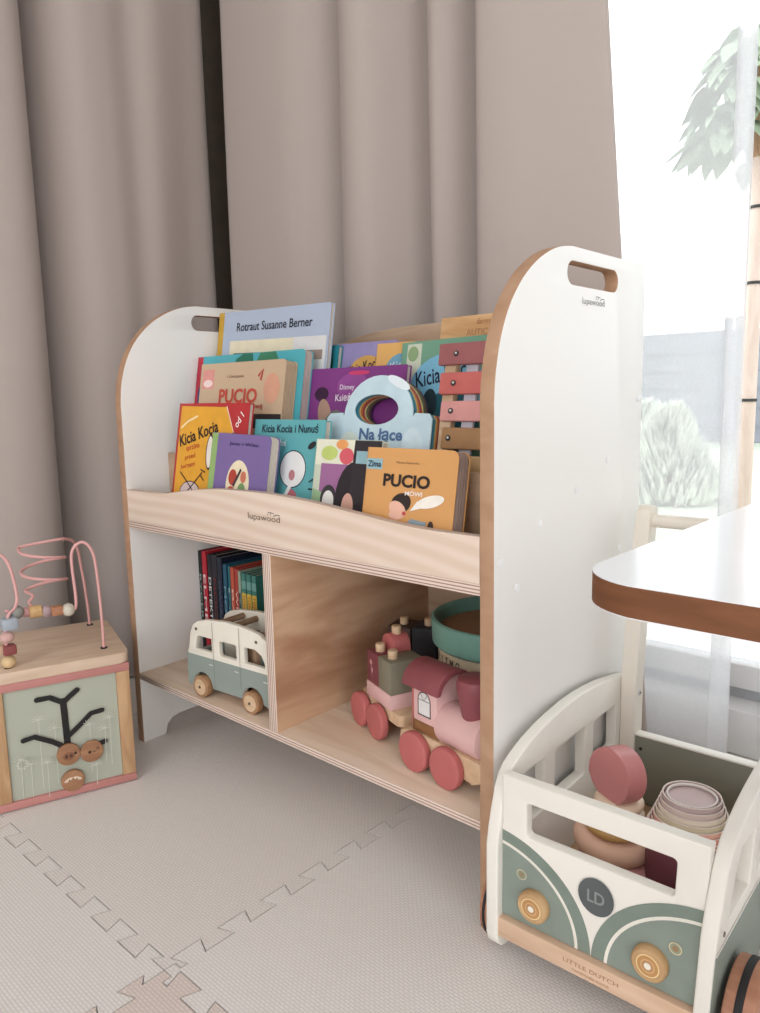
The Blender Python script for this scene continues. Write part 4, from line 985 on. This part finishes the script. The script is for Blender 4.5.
# ------------------------------------------------------------------ outdoors
def outdoors():
    def leafy(name, rgb): return paint(rgb, .6, .3, .12, 6)
    # paved terrace and lawn
    b = MB(); b.box(-8, 14, .79, 2.0, -.14, -.10); o = b.build('terrace', paint((206, 200, 194), .7), sm=0); o['kind'] = 'structure'
    m, nt, bs = new_mat('lawn'); tc = nt.nodes.new('ShaderNodeTexCoord'); n = nt.nodes.new('ShaderNodeTexNoise'); n.inputs['Scale'].default_value = 7; n.inputs['Detail'].default_value = 8
    r = nt.nodes.new('ShaderNodeValToRGB'); r.color_ramp.elements[0].color = (*lin((150, 158, 140)), 1); r.color_ramp.elements[1].color = (*lin((176, 182, 164)), 1)
    nt.links.new(tc.outputs['Object'], n.inputs['Vector']); nt.links.new(n.outputs['Fac'], r.inputs['Fac']); nt.links.new(r.outputs['Color'], bs.inputs['Base Color']); bs.inputs['Roughness'].default_value = .9
    b = MB(); b.box(-40, 30, 2.0, 60, -.20, -.13); o = b.build('lawn', m, sm=0); o['kind'] = 'structure'
    # panel fence
    f = thing('fence', 'tall grey panel fence across the garden behind the window', 'fence', (-6, 9.0, -.13))
    FM = paint((128, 130, 138), .8, .2, .04, 4); FP = paint((112, 114, 122), .8, .2, .03)
    for k in range(7):
        x = k*2.0
        b = MB(); b.box(x+.04, x+1.96, 0, .05, .02, 1.36, .01)
        for q in range(1, 6): b.box(x+.04, x+1.96, -.01, .0, .22*q, .22*q+.02)
        b.build('panel', FM, f, sm=0)
        b = MB(); b.box(x-.04, x+.04, -.02, .07, 0, 1.50, .01); b.build('post', FP, f, sm=0)
    # neighbouring house behind
    h = thing('house', 'low grey roofed house beyond the garden fence', 'house', (-11, 16, -.13))
    b = MB(); b.box(0, 11, 0, 5, 0, 1.4); b.build('wall', paint((186, 186, 188), .8), h, sm=0)
    b = MB(); b.prism([(-.4, 1.35), (5.4, 1.35), (2.5, 1.98)], -.3, 11.3, RT()); b.build('roof', paint((142, 144, 150), .8, .2, .06, 3), h, sm=0)
    b = MB(); b.box(6.2, 6.6, 2.2, 2.6, 1.6, 2.3, .02); b.build('chimney', paint((150, 140, 136), .8), h, sm=0)
    # clipped conifers
    def shrub(x, y, hh, rr, lab, seed):
        rnd = random.Random(seed)
        t = thing('conifer', lab, 'shrub', (x, y, -.13), (0, 0, 0), 'pale conifers on the lawn')
        b = MB(); b.cyl(.03, hh*.5, seg=10); b.build('trunk', paint((120, 100, 84), .8), t)
        bm = bmesh.new()
        for k in range(2600):
            q = rnd.random()**1.1; a = rnd.random()*2*PI; r = rr*(1-q)**.75*(.75+.35*rnd.random())+.01
            c = Vector((r*math.cos(a), r*math.sin(a), .0+q*(hh-.07))); d = Vector((math.cos(a)*.5, math.sin(a)*.5, .9)).normalized(); s = Vector((-math.sin(a), math.cos(a), 0)) if k % 2 else Vector((math.cos(a), math.sin(a), 0))
            l = .07+.05*rnd.random()
            bm.faces.new([bm.verts.new(v) for v in (c-s*.018, c+s*.018, c+d*l)])
        me = bpy.data.meshes.new('foliage'); bm.to_mesh(me); bm.free(); link('foliage', me, leafy('f', (206, 211, 198)), t)
    shrub(-.70, 4.0, .60, .27, 'pale green conifer shrub on the lawn, seen through the sheer curtain beside the bookcase', 3)
    shrub(-1.55, 5.6, .60, .34, 'pale green conifer shrub further back on the lawn behind the bookcase edge', 5)
    # young tree tied to a stake
    t = thing('tree', 'young broad leaved tree with large hanging leaves outside the window', 'tree', (.02, 3.0, -.13))
    TR = wood('tree_trunk', (196, 158, 128), (170, 128, 98), (6, 6, 1), 8)
    b = MB(); b.tube([(0, 0, 0), (.006, 0, .8), (0, 0, 1.5), (-.01, 0, 1.8), (0, .02, 2.15)], [.035, .031, .027, .02, .012], 12); b.build('trunk', TR, t)
    rnd = random.Random(8)
    bm = bmesh.new()
    for k in range(240):
        a = rnd.random()*2*PI; q = rnd.random(); r = .42*math.sqrt(rnd.random())*(1-.35*abs(q-.3))
        r *= .62; c = Vector((.0+r*math.cos(a), r*math.sin(a)*.9, 1.80+.30*q-.30*(r/.26)**2+.10))
        out = Vector((math.cos(a), math.sin(a), -.4-1.5*rnd.random())).normalized()
        sd = out.cross(Vector((0, 0, 1))).normalized(); sd = (sd+Vector((0, 0, rnd.uniform(-.5, .5)))).normalized()
        l = .11+.08*rnd.random(); w = l*.34; nn = out.cross(sd)
        prof = [(0, 0), (.12, .8), (.35, 1), (.6, .75), (.82, .35), (1, 0)]
        L_ = [c+out*(l*p_)+sd*(w*q_)-nn*.02*q_ for p_, q_ in prof]; R_ = [c+out*(l*p_)-sd*(w*q_)-nn*.02*q_ for p_, q_ in prof[1:-1]]
        vs = [bm.verts.new(v) for v in L_]; vr = [bm.verts.new(v) for v in R_]
        mid = [bm.verts.new(c+out*(l*p_)) for p_, _ in prof[1:-1]]
        allm = [vs[0]]+mid+[vs[-1]]; Lf = vs; Rf = [vs[0]]+vr+[vs[-1]]
        for i in range(5):
            for S_ in (Lf, Rf):
                q4 = [allm[i], S_[i], S_[i+1], allm[i+1]]; u4 = []
                for v in q4:
                    if v not in u4: u4.append(v)
                if len(u4) >= 3:
                    try: bm.faces.new(u4)
                    except ValueError: pass
    me = bpy.data.meshes.new('foliage'); bm.to_mesh(me); bm.free()
    lm = paint((134, 150, 122), .55, .3, .12, 5); nt = lm.node_tree
    link('foliage', me, lm, t)
    st = thing('garden_stake', 'round wooden stake with dark ties beside the young tree', 'stake', (.075, 2.85, -.13))
    b = MB(); b.cyl(.030, 1.60, seg=18, bev=.004); b.build('pole', wood('stake_wood', (196, 176, 164), (182, 160, 146), (6, 6, 1), 5), st)
    for z in (.62, 1.10, 1.40):
        b = MB(); b.lathe([(.031, 0), (.034, 0), (.034, .012), (.031, .012)], Matrix.Translation((0, 0, z)), seg=18, closed=True); b.build('tie', BLACK, st)
outdoors()

# ------------------------------------------------------------------ light
w = bpy.data.worlds.new('overcast_sky'); SC.world = w; w.use_nodes = True
nt = w.node_tree; bg = nt.nodes['Background']; bg.inputs['Color'].default_value = (.965, .985, 1.03, 1); bg.inputs['Strength'].default_value = 3.0
def portal(name, loc, size, rot):
    l = bpy.data.lights.new(name, 'AREA'); l.shape = 'RECTANGLE'; l.size, l.size_y = size; l.cycles.is_portal = True
    o = bpy.data.objects.new(name, l); COL.objects.link(o); o.location = loc; o.rotation_euler = rot
portal('daylight_back', (1.78, .80, 1.15), (2.84, 2.2), (-PI/2, 0, 0))
portal('daylight_front', (1.75, -3.31, 1.15), (2.5, 2.1), (PI/2, 0, 0))
portal('daylight_right', (3.31, -1.70, 1.06), (2.1, 1.4), (0, PI/2, 0))

SC.view_settings.view_transform = 'Standard'; SC.view_settings.look = 'None'; SC.view_settings.gamma = 1; SC.view_settings.use_curve_mapping = False
SC.view_settings.exposure = .28
SC.cycles.use_denoising = True
SC.cycles.max_bounces = 8; SC.cycles.transparent_max_bounces = 16; SC.cycles.sample_clamp_indirect = 8
